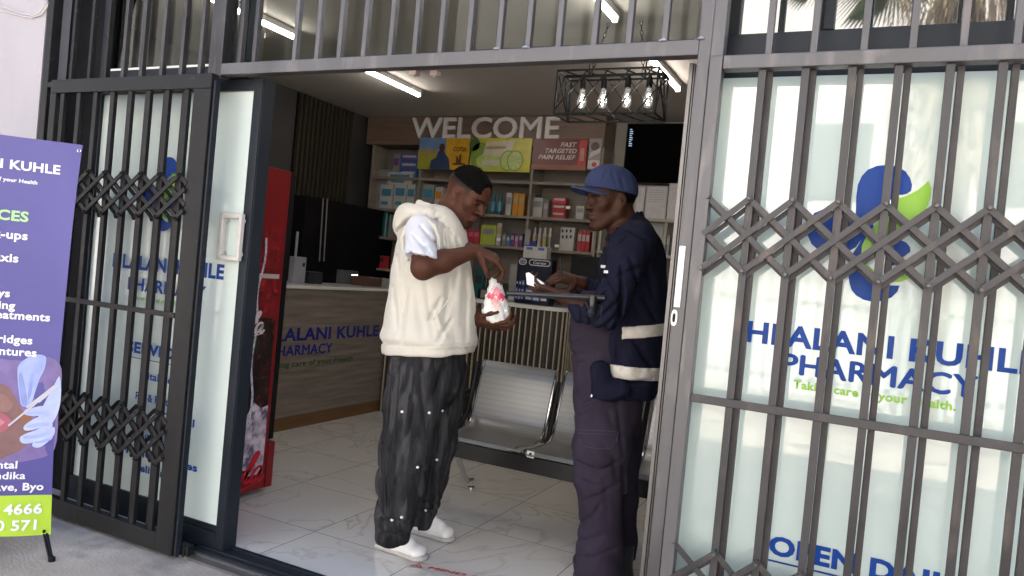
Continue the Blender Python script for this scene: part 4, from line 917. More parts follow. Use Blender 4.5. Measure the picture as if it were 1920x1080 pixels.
def seat_mesh(x0, x1, th=.006):
    pr = prof(); mb = MB(); n = len(pr); vs = []
    for x in (x0, x1):
        for y, z in pr: vs.append((x, y, z))
    for x in (x0, x1):
        for i, (y, z) in enumerate(pr):
            d = Vector((pr[min(i + 1, n - 1)][0] - pr[max(i - 1, 0)][0], pr[min(i + 1, n - 1)][1] - pr[max(i - 1, 0)][1])).normalized(); vs.append((x, y + d.y * th, z - d.x * th))
    fs = []
    for i in range(n - 1):
        fs += [(i, i + 1, n + i + 1, n + i), (2 * n + i, 3 * n + i, 3 * n + i + 1, 2 * n + i + 1), (i, 2 * n + i, 2 * n + i + 1, i + 1), (n + i, n + i + 1, 3 * n + i + 1, 3 * n + i)]
    fs += [(0, n, 3 * n, 2 * n), (n - 1, 3 * n - 1, 4 * n - 1, 2 * n - 1)]
    mb.add(vs, fs); return mb
for k in range(4):
    x0 = bxs + k * bp2; x1 = x0 + bp2 - .075
    st_ = seat_mesh(x0, x1).build('seat', perf, be, smooth=True)
    for xx in (x0 - .016, x1 + .002):
        mb = MB(); mb.tube([(xx + .007, y, z - .002) for y, z in prof()[1:-1]], .0085, 8); mb.build('side_rim', chrome, be, smooth=True)
    mb = MB()
    for y, z in ((by + .15, .41), (by + .26, .41)): mb.box(x0 + .12, x1 - .12, y, y + .03, .385, z)
    mb.build('bracket', black_pl, be)
    if k:
        xm = x0 - .0375
        mb = MB(); mb.tube([(xm, by + .36, .40), (xm, by + .40, .47), (xm, by + .45, .66), (xm, by + .475, .75)], .014, 8)
        mb.build('back_spine', black_pl, be, smooth=True)
        mb = MB().box(xm - .06, xm + .012, by - .02, by + .03, .425, .434); mb.build('link_plate', brs, be, bevel=.002)
xl_ = bxs - .04
mb = MB(); mb.tube([(xl_, by + .05, .39), (xl_, by + .3, .42), (xl_, by + .39, .5), (xl_, by + .44, .68), (xl_, by + .46, .80)], .018, 8); mb.build('end_frame', black_pl, be, smooth=True)
mb = MB(); mb.tube([(xl_ - .02, by + .1, .52), (xl_ - .02, by + .32, .60), (xl_ - .02, by + .42, .62)], .014, 8); mb.build('arm_rest', black_pl, be, smooth=True)
zb1 = ony(860, 812, by + .06)[2]; 
MB().box(bxs - .12, bxs + 4 * bp2 + .02, by - .005, by + .06, .325, .408).build('beam', M('black_beam', (.012, .011, .011), .35, .2), be, bevel=.003)
q = ony(995, 852, by - .005)
lb = MB().box(q[0] - .02, q[0] + .02, by - .008, by - .0055, q[2] - .017, q[2] + .017).build('beam_label', white_pl, be)
MB().prism(disc(0, 0, .008, .006, 10), (q[0], by - .0083, q[2] + .004), (1, 0, 0), (0, 0, 1), (0, -.0004, 0)).build('label_print', black_pl, lb)
MB().box(q[0] - .013, q[0] + .013, by - .0087, by - .0083, q[2] - .011, q[2] - .007).build('label_print', black_pl, lb)
for xx in (bxs - .05, bxs + 3.6 * bp2):
    for s_ in (-1, 1):
        mb = MB(); yc_ = by + .26
        mb.tube([(xx, yc_, .33), (xx, yc_ + s_ * .06, .26), (xx, yc_ + s_ * .18, .10), (xx, yc_ + s_ * .24, .055), (xx, yc_ + s_ * .30, .05)], [.018, .018, .015, .013, .012], 8)
        mb.lathe((xx, yc_ + s_ * .29, 0), [(.022, 0), (.022, .008), (.008, .014), (.008, .05)], 12)
        mb.build('leg', chrome, be, smooth=True)
# ---------------- floor sticker
stk = thing('floor_sticker', 'white floor strip with a red warning triangle and red lettering at the door', 'floor sticker', (-1.6, 2.85, 0))
A0 = onz(762, 1062, 0); A1 = onz(880, 1086, 0)
dx = _unit((A1 - A0) * np.array([1, 1, 0])); dy = np.array([-dx[1], dx[0], 0])
hh = .055
sw = MB(); sw.add([A0 + dy * 0 + EZ * .003, A0 + dx * .62 + EZ * .003, A0 + dx * .62 + dy * hh + EZ * .003, A0 + dy * hh + dx * .0 + EZ * .003], [(0, 1, 2, 3)])
sw.build('strip', M('sticker_white', (.52, .49, .47), .4, 0, .1), stk)
rdm = M('sticker_red', (.45, .03, .03), .4, 0, .05)
mb = MB()
for tri in ([(0.01, .006), (.075, .006), (.043, .052)],):
    o_, i_ = tri, [(.024, .014), (.061, .014), (.0428, .040)]
    v = [A0 + dx * a + dy * b_ + EZ * .0045 for a, b_ in o_ + i_]
    mb.add(v, [(0, 1, 4, 3), (1, 2, 5, 4), (2, 0, 3, 5)])
v = [A0 + dx * a + dy * b_ + EZ * .0045 for a, b_ in [(.037, .017), (.048, .017), (.045, .032), (.041, .032)]]; mb.add(v, [(0, 1, 2, 3)])
mb.build('warning_triangle', rdm, stk)
text('lettering', 'MIND THE STEP', A0 + dx * .09 + dy * .013 + EZ * .0045, dx, dy, .028, rdm, stk, bold=.05, width=.50, ex_=0, shear=.2)
# ================================================================== banner
ang = math.radians(45)
be_ = np.array([math.sin(ang), math.cos(ang), 0]); bn = np.array([be_[1], -be_[0], 0.])
bp0 = np.array([-3.05, 2.05, 0])
def bpt(px, py): return onplane(px, py, bp0, bn)
TR, BR = bpt(155, 272), bpt(94, 1003)
bw = .80; BTL = TR - be_ * bw; 
ban = thing('banner_stand', 'purple roll up banner with white lettering and a dental photo at the left edge', 'banner', (TR[0], TR[1], GZ))
pur = M('banner_purple', (.080, .070, .265), .45, 0, .1, 2.5)
nu, nv = 26, 46; zt_, zb_ = TR[2], BR[2]
def bpos(u, v, off=0):
    # u from the right edge (m), v 0 bottom..1 top ; sheet sags a little between its corners
    e = .012 * math.sin(v * math.pi) * math.exp(-u / .12)
    fold = .006 * math.sin(7 * (u * 3 + (1 - v) * 1.6)) * math.exp(-u / .35) + .004 * math.sin(v * 5 + u * 7)
    ins = .016 * math.sin(math.pi * v) ** .8
    z = zb_ + (zt_ - zb_) * v
    return TR + (EZ * (z - TR[2])) - be_ * (u + ins * math.exp(-u / .2)) + bn * (off + e + fold)
def sheet(u0, u1, v0, v1, off, mat, name, n1=nu, n2=nv, thick=0):
    vs = [bpos(u0 + (u1 - u0) * i / n1, v0 + (v1 - v0) * j / n2, off) for j in range(n2 + 1) for i in range(n1 + 1)]
    fs = [(j * (n1 + 1) + i, j * (n1 + 1) + i + 1, (j + 1) * (n1 + 1) + i + 1, (j + 1) * (n1 + 1) + i) for j in range(n2) for i in range(n1)]
    ob = MB().add(vs, fs).build(name, mat, ban, smooth=True)
    return ob
hb_ = zt_ - zb_
vg = (onplane(50, 928, bp0, bn)[2] - zb_) / hb_
sheet(0, bw, vg, 1, 0, pur, 'sheet'); sheet(0, bw, 0, vg, 0, M('banner_lime', (.42, .62, .04), .45, 0, .05), 'lime_footer', nu, 8)
def drape(ob):
    """press flat lettering on to the waving sheet"""
    o_ = np.array(wloc(ban)); me = ob.data; n = len(me.vertices); co = np.zeros(n * 3); me.vertices.foreach_get('co', co); co = co.reshape(-1, 3) + o_
    for i in range(n):
        p = co[i]; u = float(np.dot(TR - p, be_)); v = (p[2] - zb_) / hb_; ins = .016 * max(0, math.sin(math.pi * min(1, max(0, v)))) ** .8
        p0 = TR + EZ * (p[2] - TR[2]) - be_ * u
        e = .012 * math.sin(v * math.pi) * math.exp(-max(u, 0) / .12) + .006 * math.sin(7 * (u * 3 + (1 - v) * 1.6)) * math.exp(-u / .35) + .004 * math.sin(v * 5 + u * 7)
        co[i] = p0 + bn * (e + np.dot(p - p0, bn))
    me.vertices.foreach_set('co', (co - o_).ravel()); me.update()
def bt(st, px, py, capx, mat, width=None, bold=.035):
    """right end of the line at a measured point, capx = cap height in source pixels"""
    q = bpt(px, py); q2 = bpt(px, py - capx); h = q2[2] - q[2]
    ob = text('lettering', st, q + bn * .0035, be_, (0, 0, 1), h, mat, ban, bold=bold, align='RIGHT', ex_=0, xs=1.12)
    drape(ob)
bwh = M('banner_white', (.80, .79, .80), .45, 0, .03); bgr = M('banner_green_text', (.40, .66, .28), .45, 0, .03)
bt('HLALANI KUHLE', 113, 327, 17, bwh, bold=.03); bt('Taking care of your Health', 70, 346, 7, bwh, bold=.03)
bt('SERVICES', 53, 416, 19, bgr, bold=.035)
for s_, px, py, c in [('Check-ups', 52, 450, 16), ('Prophylaxis', 35, 492, 16), ('X-rays', 19, 557, 15), ('Whitening', 28, 580, 15), ('Root treatments', 95, 602, 15), ('Crowns & Bridges', 62, 645, 15), ('Dentures', 70, 668, 15), ('Hlalani Dental', 34, 877, 14), ('Cnr Fife St & Mandika', 48, 897, 14), ('9th Ave, Byo', 82, 918, 14), ('077 234 4666', 79, 962, 19), ('071 890 571', 74, 992, 19)]:
    bt(s_, px, py, c, bwh, bold=.028)
# dental picture, printed on the sheet
def bpoly(pts, mat, k=1, name='print'):
    if len(pts) > 5:
        P_ = np.array(pts, float); n_ = len(P_); T_ = []
        for i in range(n_):
            p0, p1_, p2_, p3 = P_[i - 1], P_[i], P_[(i + 1) % n_], P_[(i + 2) % n_]
            for t_ in (0, .25, .5, .75): T_.append(.5 * (2 * p1_ + (p2_ - p0) * t_ + (2 * p0 - 5 * p1_ + 4 * p2_ - p3) * t_ * t_ + (3 * p1_ - p0 - 3 * p2_ + p3) * t_ ** 3))
        pts = T_
    q = [bpt(*p) + bn * (.0015 + .0006 * k) for p in pts]
    bm = bmesh.new(); vs = [bm.verts.new(p - np.array(wloc(ban))) for p in q]; bm.faces.new(vs); bmesh.ops.triangulate(bm, faces=bm.faces)
    bmesh.ops.subdivide_edges(bm, edges=bm.edges, cuts=4, use_grid_fill=True); me = bpy.data.meshes.new(name); bm.to_mesh(me); bm.free(); me.materials.append(mat)
    ob = bpy.data.objects.new(name, me); COL.objects.link(ob); ob.parent = ban; drape(ob)
sk1 = M('print_skin', (.20, .10, .10), .45, 0, .3, 8); glv = M('print_glove', (.30, .36, .66), .45, 0, .2, 14); glv2 = M('print_glove_pale', (.42, .48, .74), .45, 0, .15, 14)
PC = lambda n, c, v=.22: M(n, c, .45, 0, v, 9)
bpoly([(-40, 690), (40, 676), (90, 668), (117, 690), (112, 760), (104, 840), (60, 862), (0, 868), (-40, 866)], PC('print_dusk', (.17, .12, .30), .3), 0)
bpoly([(-30, 726), (8, 722), (26, 738), (34, 765), (52, 782), (60, 806), (46, 838), (10, 856), (-30, 862)], sk1, 1)
bpoly([(-30, 742), (0, 738), (16, 746), (24, 762), (12, 772), (-10, 770), (-30, 772)], PC('print_cheek', (.26, .13, .12)), 2)
bpoly([(36, 770), (56, 776), (64, 794), (54, 812), (44, 800), (38, 786)], PC('print_amber', (.22, .09, .05)), 2)
bpoly([(-30, 776), (2, 774), (16, 782), (22, 792), (12, 806), (-6, 812), (-30, 814)], PC('print_lip', (.40, .10, .15)), 3)
bpoly([(-30, 784), (0, 784), (10, 791), (0, 800), (-30, 802)], PC('print_tongue', (.55, .22, .27)), 4)
# upper glove: two fingers pointing down
bpoly([(33, 702), (36, 684), (50, 672), (70, 664), (88, 668), (86, 690), (78, 706), (70, 722), (60, 756), (50, 762), (40, 758), (36, 735)], glv, 3)
bpoly([(36, 704), (42, 700), (50, 735), (52, 756), (44, 760), (38, 742)], PC('print_glove_mid', (.23, .28, .56)), 4)
bpoly([(60, 700), (66, 698), (60, 738), (54, 752), (53, 738)], PC('print_glove_mid', (.23, .28, .56)), 4)
# lower glove: palm with three fingers reaching left
bpoly([(114, 704), (117, 730), (114, 762), (104, 786), (92, 800), (78, 800), (72, 786), (80, 765), (92, 742), (104, 720)], glv2, 4)
for f_ in ([(92, 762), (78, 760), (62, 764), (48, 768), (47, 776), (60, 779), (78, 778), (94, 776)], [(98, 778), (82, 778), (62, 786), (46, 798), (47, 806), (58, 806), (78, 800), (100, 792)], [(100, 790), (86, 796), (68, 806), (50, 812), (38, 820), (42, 830), (58, 830), (80, 822), (98, 806)], [(104, 798), (92, 808), (78, 822), (64, 828), (62, 836), (74, 838), (90, 828), (104, 812)]):
    bpoly(f_, glv2, 5); c_ = np.mean(np.array(f_, float), 0); bpoly([tuple(c_ + (np.array(p, float) - c_) * np.array([.8, .35]) + np.array([0, 3])) for p in f_], PC('print_glove_shade', (.30, .36, .66)), 6)
for l in ([(16, 796), (18, 799), (98, 733), (96, 730)], [(50, 762), (52, 765), (106, 724), (104, 720)], [(74, 752), (76, 754), (112, 722), (110, 719)]): bpoly(l, M('print_steel', (.5, .5, .56), .3), 8)
eye = MB(); q = bpt(149, 283); eye.tube([q + bn * .004 + be_ * .006 * math.cos(a) + EZ * .007 * math.sin(a) for a in [k * 2 * math.pi / 14 for k in range(15)]], .0022, 6); eye.build('eyelet', chrome, ban, smooth=True)
q = bpt(83, 996); MB().lathe(q + bn * .004, [(.006, -.004), (.006, .006)], 10).build('hook', black_pl, ban)
mb = MB(); f = onz(97, 1052, GZ); q = bpt(86, 1000); top = bpt(150, 280)
mb.tube([q + bn * .0 - bn * .012, f + EZ * .012], .006, 8); mb.tube([q + be_ * -.012 - bn * .012, f - be_ * .01 + EZ * .012], .005, 8); mb.lathe(f, [(.014, 0), (.014, .014), (.008, .02)], 10)
mb.build('stand_foot', black_pl, ban, smooth=True)
mb = MB(); c0 = TR - be_ * bw / 2 - bn * .03; mb.tube([np.array([c0[0], c0[1], GZ + .02]), c0 + EZ * .0], .009, 8); mb.tube([TR - bn * .01 - be_ * .01, c0 - EZ * .5], .006, 8); mb.tube([q - bn * .012, c0 - EZ * .7], .006, 8)
mb.tube([BTL - bn * .01, c0 - EZ * .5], .006, 8); mb.tube([f - be_ * .75 + EZ * .01, c0 - EZ * .8], .006, 8)
mb.build('stand_pole', black_pl, ban, smooth=True)
# ================================================================== surfaces grown from distance fields (people, clothes, bag)
# camera-aligned metric frame: u right, v up, d away from the camera
def to_world(P):
    P = np.asarray(P, float); q = np.stack([P[..., 0], -P[..., 1], P[..., 2]], -1); return q @ R.T + CAM
def from_world(p): c = R.T @ (np.array(p, float) - CAM); return np.array([c[0], -c[1], c[2]])
def pt(px, py, d): return np.array([(px - PX) / F * d, -(py - PY) / F * d, d])
UPV = np.array([R[2, 0], -R[2, 1], R[2, 2]])
def surface_net(Fv, xs, ys, zs):
    s = Fv < 0
    nx, ny, nz = Fv.shape
    c = s[:-1, :-1, :-1].astype(np.int8)
    tot = np.zeros((nx - 1, ny - 1, nz - 1), np.int8)
    for i in (0, 1):
        for j in (0, 1):
            for k in (0, 1): tot += s[i:nx - 1 + i, j:ny - 1 + j, k:nz - 1 + k]
    act = (tot > 0) & (tot < 8); I, J, K = np.nonzero(act); n = len(I)
    idx = -np.ones(act.shape, np.int64); idx[I, J, K] = np.arange(n)
    cs = [(i, j, k) for i in (0, 1) for j in (0, 1) for k in (0, 1)]
    cv = [Fv[I + i, J + j, K + k] for i, j, k in cs]
    cp = [np.stack([xs[I + i], ys[J + j], zs[K + k]], 1) for i, j, k in cs]
    acc = np.zeros((n, 3)); cnt = np.zeros(n)
    for a in range(8):
        for b in range(a + 1, 8):
            if sum(abs(cs[a][q] - cs[b][q]) for q in range(3)) != 1: continue
            m_ = (cv[a] < 0) != (cv[b] < 0)
            if not m_.any(): continue
            t = cv[a][m_] / (cv[a][m_] - cv[b][m_]); acc[m_] += cp[a][m_] + t[:, None] * (cp[b][m_] - cp[a][m_]); cnt[m_] += 1
    V = acc / np.maximum(cnt, 1)[:, None]
    Q = []
    def quads(e, axis):
        a, b, c_ = np.nonzero(e)
        if axis == 0: ok = (b > 0) & (c_ > 0)
        elif axis == 1: ok = (a > 0) & (c_ > 0)
        else: ok = (a > 0) & (b > 0)
        a, b, c_ = a[ok], b[ok], c_[ok]
        if axis == 0:
            ok = (b < ny - 1) & (c_ < nz - 1); a, b, c_ = a[ok], b[ok], c_[ok]
            q = np.stack([idx[a, b - 1, c_ - 1], idx[a, b, c_ - 1], idx[a, b, c_], idx[a, b - 1, c_]], 1); sg = s[a, b, c_]
        elif axis == 1:
            ok = (a < nx - 1) & (c_ < nz - 1); a, b, c_ = a[ok], b[ok], c_[ok]
            q = np.stack([idx[a - 1, b, c_ - 1], idx[a - 1, b, c_], idx[a, b, c_], idx[a, b, c_ - 1]], 1); sg = s[a, b, c_]
        else:
            ok = (a < nx - 1) & (b < ny - 1); a, b, c_ = a[ok], b[ok], c_[ok]
            q = np.stack([idx[a - 1, b - 1, c_], idx[a, b - 1, c_], idx[a, b, c_], idx[a - 1, b, c_]], 1); sg = s[a, b, c_]
        q[~sg] = q[~sg][:, ::-1]; Q.append(q)
    quads(s[:-1] != s[1:], 0); quads(s[:, :-1] != s[:, 1:], 1); quads(s[:, :, :-1] != s[:, :, 1:], 2)
    return V, np.concatenate(Q)
class Fld:
    def __init__(s, xs, ys, zs):
        s.ax = [np.asarray(xs, float), np.asarray(ys, float), np.asarray(zs, float)]; s.f = np.full([len(a) for a in s.ax], .5)
    def _sl(s, lo, hi): return tuple(slice(max(0, np.searchsorted(a, l) - 1), np.searchsorted(a, h) + 1) for a, l, h in zip(s.ax, lo, hi))
    def grid(s, sl): return np.meshgrid(*[a[q] for a, q in zip(s.ax, sl)], indexing='ij')
    def put(s, fn, lo, hi, k=.01, op='u'):
        pad = k + .02; sl = s._sl(np.array(lo) - pad, np.array(hi) + pad)
        if any(q.start >= q.stop for q in sl): return s
        X, Y, Z = s.grid(sl); d = fn(X, Y, Z); a = s.f[sl]
        if op == 'u': h = np.clip(k - np.abs(a - d), 0, None) / k if k else 0; s.f[sl] = np.minimum(a, d) - h * h * k * .25
        elif op == 's': d = -d; h = np.clip(k - np.abs(a - d), 0, None) / k; s.f[sl] = np.maximum(a, d) + h * h * k * .25
        elif op == 'a': s.f[sl] = a + d
        return s
    def cone(s, a, b, ra, rb, k=.01, op='u'):
        a = np.array(a, float); b = np.array(b, float); ab = b - a; L2 = max(ab @ ab, 1e-9)
        def fn(X, Y, Z):
            t = np.clip(((X - a[0]) * ab[0] + (Y - a[1]) * ab[1] + (Z - a[2]) * ab[2]) / L2, 0, 1)
            return np.sqrt((X - a[0] - t * ab[0]) ** 2 + (Y - a[1] - t * ab[1]) ** 2 + (Z - a[2] - t * ab[2]) ** 2) - (ra + t * (rb - ra))
        r = max(ra, rb); return s.put(fn, np.minimum(a, b) - r, np.maximum(a, b) + r, k, op)
    def ecap(s, a, b, ra, rb, e1, k=.01, op='u', r3=None):
        """elliptic cone; e1 = direction of the first radius"""
        a = np.array(a, float); b = np.array(b, float); ab = b - a; L = np.linalg.norm(ab)
        e1 = np.array(e1, float)
        if L < 1e-6: raise ValueError
        e3 = ab / L; e1 = e1 - e3 * (e1 @ e3); e1 /= np.linalg.norm(e1); e2 = np.cross(e3, e1)
        def fn(X, Y, Z):
            x, y, z = X - a[0], Y - a[1], Z - a[2]
            c1 = x * e1[0] + y * e1[1] + z * e1[2]; c2 = x * e2[0] + y * e2[1] + z * e2[2]; c3 = x * e3[0] + y * e3[1] + z * e3[2]
            t = np.clip(c3 / L, 0, 1); r1 = ra[0] + t * (rb[0] - ra[0]); r2 = ra[1] + t * (rb[1] - ra[1]); q3 = c3 - t * L; rr = np.minimum(r1, r2); r3_ = rr if r3 is None else r3
            return (np.sqrt((c1 / r1) ** 2 + (c2 / r2) ** 2 + (q3 / r3_) ** 2) - 1) * rr
        r = max(*ra, *rb); return s.put(fn, np.minimum(a, b) - r, np.maximum(a, b) + r, k, op)
    def ell(s, c, r, ax, k=.01, op='u'):
        """ellipsoid with axes matrix rows ax"""
        c = np.array(c, float); ax = np.array(ax, float); mr = min(r)
        def fn(X, Y, Z):
            x, y, z = X - c[0], Y - c[1], Z - c[2]
            q = sum(((x * ax[i][0] + y * ax[i][1] + z * ax[i][2]) / r[i]) ** 2 for i in range(3)); return (np.sqrt(q) - 1) * mr
        m_ = max(r); return s.put(fn, c - m_, c + m_, k, op)
    def plane(s, p, n, side=1, k=.004, lo=None, hi=None):
        """cut away everything in front of the plane (n points to the removed side)"""
        p = np.array(p, float); n = np.array(n, float) / np.linalg.norm(n)
        sl = s._sl(lo if lo is not None else [a[0] for a in s.ax], hi if hi is not None else [a[-1] for a in s.ax])
        X, Y, Z = s.grid(sl); d = (X - p[0]) * n[0] + (Y - p[1]) * n[1] + (Z - p[2]) * n[2]; a = s.f[sl]
        h = np.clip(k - np.abs(a - d), 0, None) / k; s.f[sl] = np.maximum(a, d) + h * h * k * .25; return s
    def copy(s): o = Fld(*s.ax); o.f = s.f.copy(); return o
    def mesh(s): return surface_net(s.f, *s.ax)
def ax_range(lo, hi, h): return np.arange(lo, hi + h, h)
def var_range(parts):
    out = [parts[0][0]]
    for lo, hi, h in parts:
        while out[-1] < hi: out.append(out[-1] + h)
    return np.array(out)
def emit_mesh(name, VQ, mat, root, colfn=None, smooth_it=0):
    V, Q = VQ
    if smooth_it:
        e = np.concatenate([Q[:, [0, 1]], Q[:, [1, 2]], Q[:, [2, 3]], Q[:, [3, 0]]])
        for _ in range(smooth_it):
            acc = np.zeros_like(V); cnt = np.zeros(len(V)); np.add.at(acc, e[:, 0], V[e[:, 1]]); np.add.at(cnt, e[:, 0], 1); np.add.at(acc, e[:, 1], V[e[:, 0]]); np.add.at(cnt, e[:, 1], 1)
            V = V * .5 + .5 * acc / cnt[:, None]
    Wd = to_world(V)
    a, b, c = Wd[Q[:, 0]], Wd[Q[:, 1]], Wd[Q[:, 2]]
    vol = np.einsum('ij,ij->i', a, np.cross(b, c)).sum() + np.einsum('ij,ij->i', a, np.cross(c, Wd[Q[:, 3]])).sum()
    if vol < 0: Q = Q[:, ::-1]
    o = np.array(wloc(root)) if root else Wd.mean(0)
    me = bpy.data.meshes.new(name); n, m_ = len(V), len(Q)
    me.vertices.add(n); me.vertices.foreach_set('co', (Wd - o).ravel()); me.loops.add(m_ * 4); me.loops.foreach_set('vertex_index', Q.ravel().astype(np.int32))
    me.polygons.add(m_); me.polygons.foreach_set('loop_start', np.arange(0, m_ * 4, 4, dtype=np.int32)); me.polygons.foreach_set('loop_total', np.full(m_, 4, np.int32))
    me.polygons.foreach_set('use_smooth', np.ones(m_, bool)); me.update(calc_edges=True); me.validate()
    me.materials.append(mat)
    if colfn is not None:
        at = me.color_attributes.new('Col', 'FLOAT_COLOR', 'POINT'); cc = np.ones((n, 4)); cc[:, :3] = colfn(V); at.data.foreach_set('color', cc.ravel())
    ob = bpy.data.objects.new(name, me); COL.objects.link(ob)
    if root: ob.parent = root
    else: ob.location = Vector(o)
    return ob
def wrinkles(fld, segs=(), amp_scale=1.0):
    """folds: (px,py) - (px,py) strokes at depth d pressed (+) into or raised (-) from the surface"""
    for (p0, p1, d, sig, amp) in segs:
        a = pt(*p0, d); b = pt(*p1, d); ab = b - a; L2 = ab[:2] @ ab[:2] + 1e-9
        def fn(X, Y, Z, a=a, ab=ab, L2=L2, sig=sig, amp=amp):
            t = ((X - a[0]) * ab[0] + (Y - a[1]) * ab[1]) / L2; tc = np.clip(t, 0, 1)
            q = ((X - a[0] - tc * ab[0]) ** 2 + (Y - a[1] - tc * ab[1]) ** 2) / sig ** 2
            return amp * amp_scale * np.exp(-q) * (.35 + .65 * np.sin(np.pi * np.clip(t, .08, .92)))
        lo = np.minimum(a, b) - 3 * sig; hi = np.maximum(a, b) + 3 * sig; lo[2] = -9; hi[2] = 99
        fld.put(fn, lo, hi, 0, 'a')
def cloth_noise(fld, amp, freq, seed=0, stretch=(1, 1, 1), ridge=True):
    rs = np.random.RandomState(seed); X, Y, Z = np.meshgrid(*fld.ax, indexing='ij'); acc = 0; n = 7
    wx = .02 * np.sin(Y * 17 + Z * 9 + seed); wy = .02 * np.sin(X * 21 - Z * 13 + seed)
    for i in range(n):
        k = rs.normal(size=3); k = k / np.linalg.norm(k) * freq * rs.uniform(.6, 1.5) * np.array(stretch); acc = acc + np.sin((X + wx) * k[0] + (Y + wy) * k[1] + Z * k[2] + rs.uniform(0, 6.28))
    acc = acc / n * 2.2
    fld.f = fld.f + amp * ((1 - np.abs(acc)) if ridge else acc)
def frame(f, up=UPV):
    f = np.array(f, float) / np.linalg.norm(f); l = np.cross(up, f); l /= np.linalg.norm(l); return f, l, np.cross(f, l)
class Head:
    def __init__(s, o, f, l, u, sc): s.o = np.array(o, float); s.f, s.l, s.u = f, l, u; s.s = sc
    def P(s, x, y, z): return s.o + (s.f * x + s.l * y + s.u * z) * s.s
    def add(s, F_, brow=.016, nose=1.0, lip=1.0, jaw=1.0, chin_r=.021):
        A = [s.f, s.l, s.u]; k = s.s; P = s.P
        F_.ell(P(-.012, 0, .040), (.099 * k, .076 * k, .083 * k), A, .02)
        F_.ell(P(.030, 0, .036), (.068 * k, .064 * k, .066 * k), A, .02)
        F_.ell(P(.042, 0, -.028), (.050 * k, .055 * k, .080 * k), A, .03)
        for sg in (1, -1):
            F_.cone(P(.000, .056 * sg * jaw, -.045), P(.062, .022 * sg * jaw, -.098), .020 * k, .018 * k, .025)
            F_.cone(P(-.005, .058 * sg, -.02), P(.0, .056 * sg * jaw, -.05), .02 * k, .02 * k, .02)
            F_.cone(P(.060, .046 * sg, -.012), P(.072, .030 * sg, -.022), .021 * k, .018 * k, .02)
            F_.cone(P(.084, .012 * sg, .026), P(.066, .048 * sg, .030), brow * k * .85, brow * k * .7, .015)
        F_.cone(P(.078, -.008, -.100), P(.078, .008, -.100), chin_r * k, chin_r * k, .02)
        F_.ell(P(.078, 0, -.060), (.021 * k, .032 * k, .028 * k), A, .018)
        for sg in (1, -1):
            F_.ell(P(.096, .031 * sg, .007), (.016 * k, .016 * k, .012 * k), A, .014, 's')
            F_.ell(P(.076, .031 * sg, .007), (.0135 * k, .015 * k, .0125 * k), A, .004)
            F_.cone(P(.086, .020 * sg, .014), P(.080, .044 * sg, .012), .004 * k, .003 * k, .005)
            F_.cone(P(.085, .021 * sg, .000), P(.079, .043 * sg, .001), .003 * k, .0025 * k, .005)
        F_.cone(P(.088, 0, .020), P(.110 * (1 if nose <= 1 else 1.02), 0, -.020), .008 * k, .0125 * k * nose, .012)
        for sg in (1, -1):
            F_.ell(P(.100, .014 * sg * nose, -.024), (.013 * k, .0085 * k * nose, .0085 * k), A, .007)
            F_.ell(P(.104, .009 * sg, -.033), (.005 * k, .0035 * k, .004 * k), A, .003, 's')
        F_.ell(P(.094, 0, -.051), (.0125 * k * lip, .025 * k, .0075 * k * lip), A, .006)
        F_.ell(P(.092, 0, -.0665), (.0125 * k * lip, .022 * k, .0085 * k * lip), A, .006)
        F_.ell(P(.1065 * lip ** .3, 0, -.0588), (.010 * k, .024 * k, .0018 * k), A, .004, 's')
        F_.ell(P(.098, 0, -.081), (.009 * k, .02 * k, .006 * k), A, .012, 's')
        for sg in (1, -1):
            c = P(-.008, .079 * sg, .002); af = s.f * .94 - s.u * .05 * 0 + s.l * sg * -.34; af /= np.linalg.norm(af); al = np.cross(s.u, af); al /= np.linalg.norm(al); au = np.cross(af, al)
            F_.ell(c, (.020 * k, .0075 * k, .031 * k), [af, al, au], .005)
            F_.ell(c + s.l * sg * .008 * k + s.f * .003 * k + s.u * .004 * k, (.011 * k, .006 * k, .018 * k), [af, al, au], .004, 's')
            F_.ell(c + s.l * sg * .005 * k + s.f * .006 * k, (.005 * k, .004 * k, .007 * k), [af, al, au], .004)
            F_.ell(c - s.u * .027 * k + s.f * .004 * k, (.008 * k, .006 * k, .008 * k), [af, al, au], .005)
    def loc(s, V): q = (V - s.o) / s.s; return q @ s.f, q @ s.l, q @ s.u
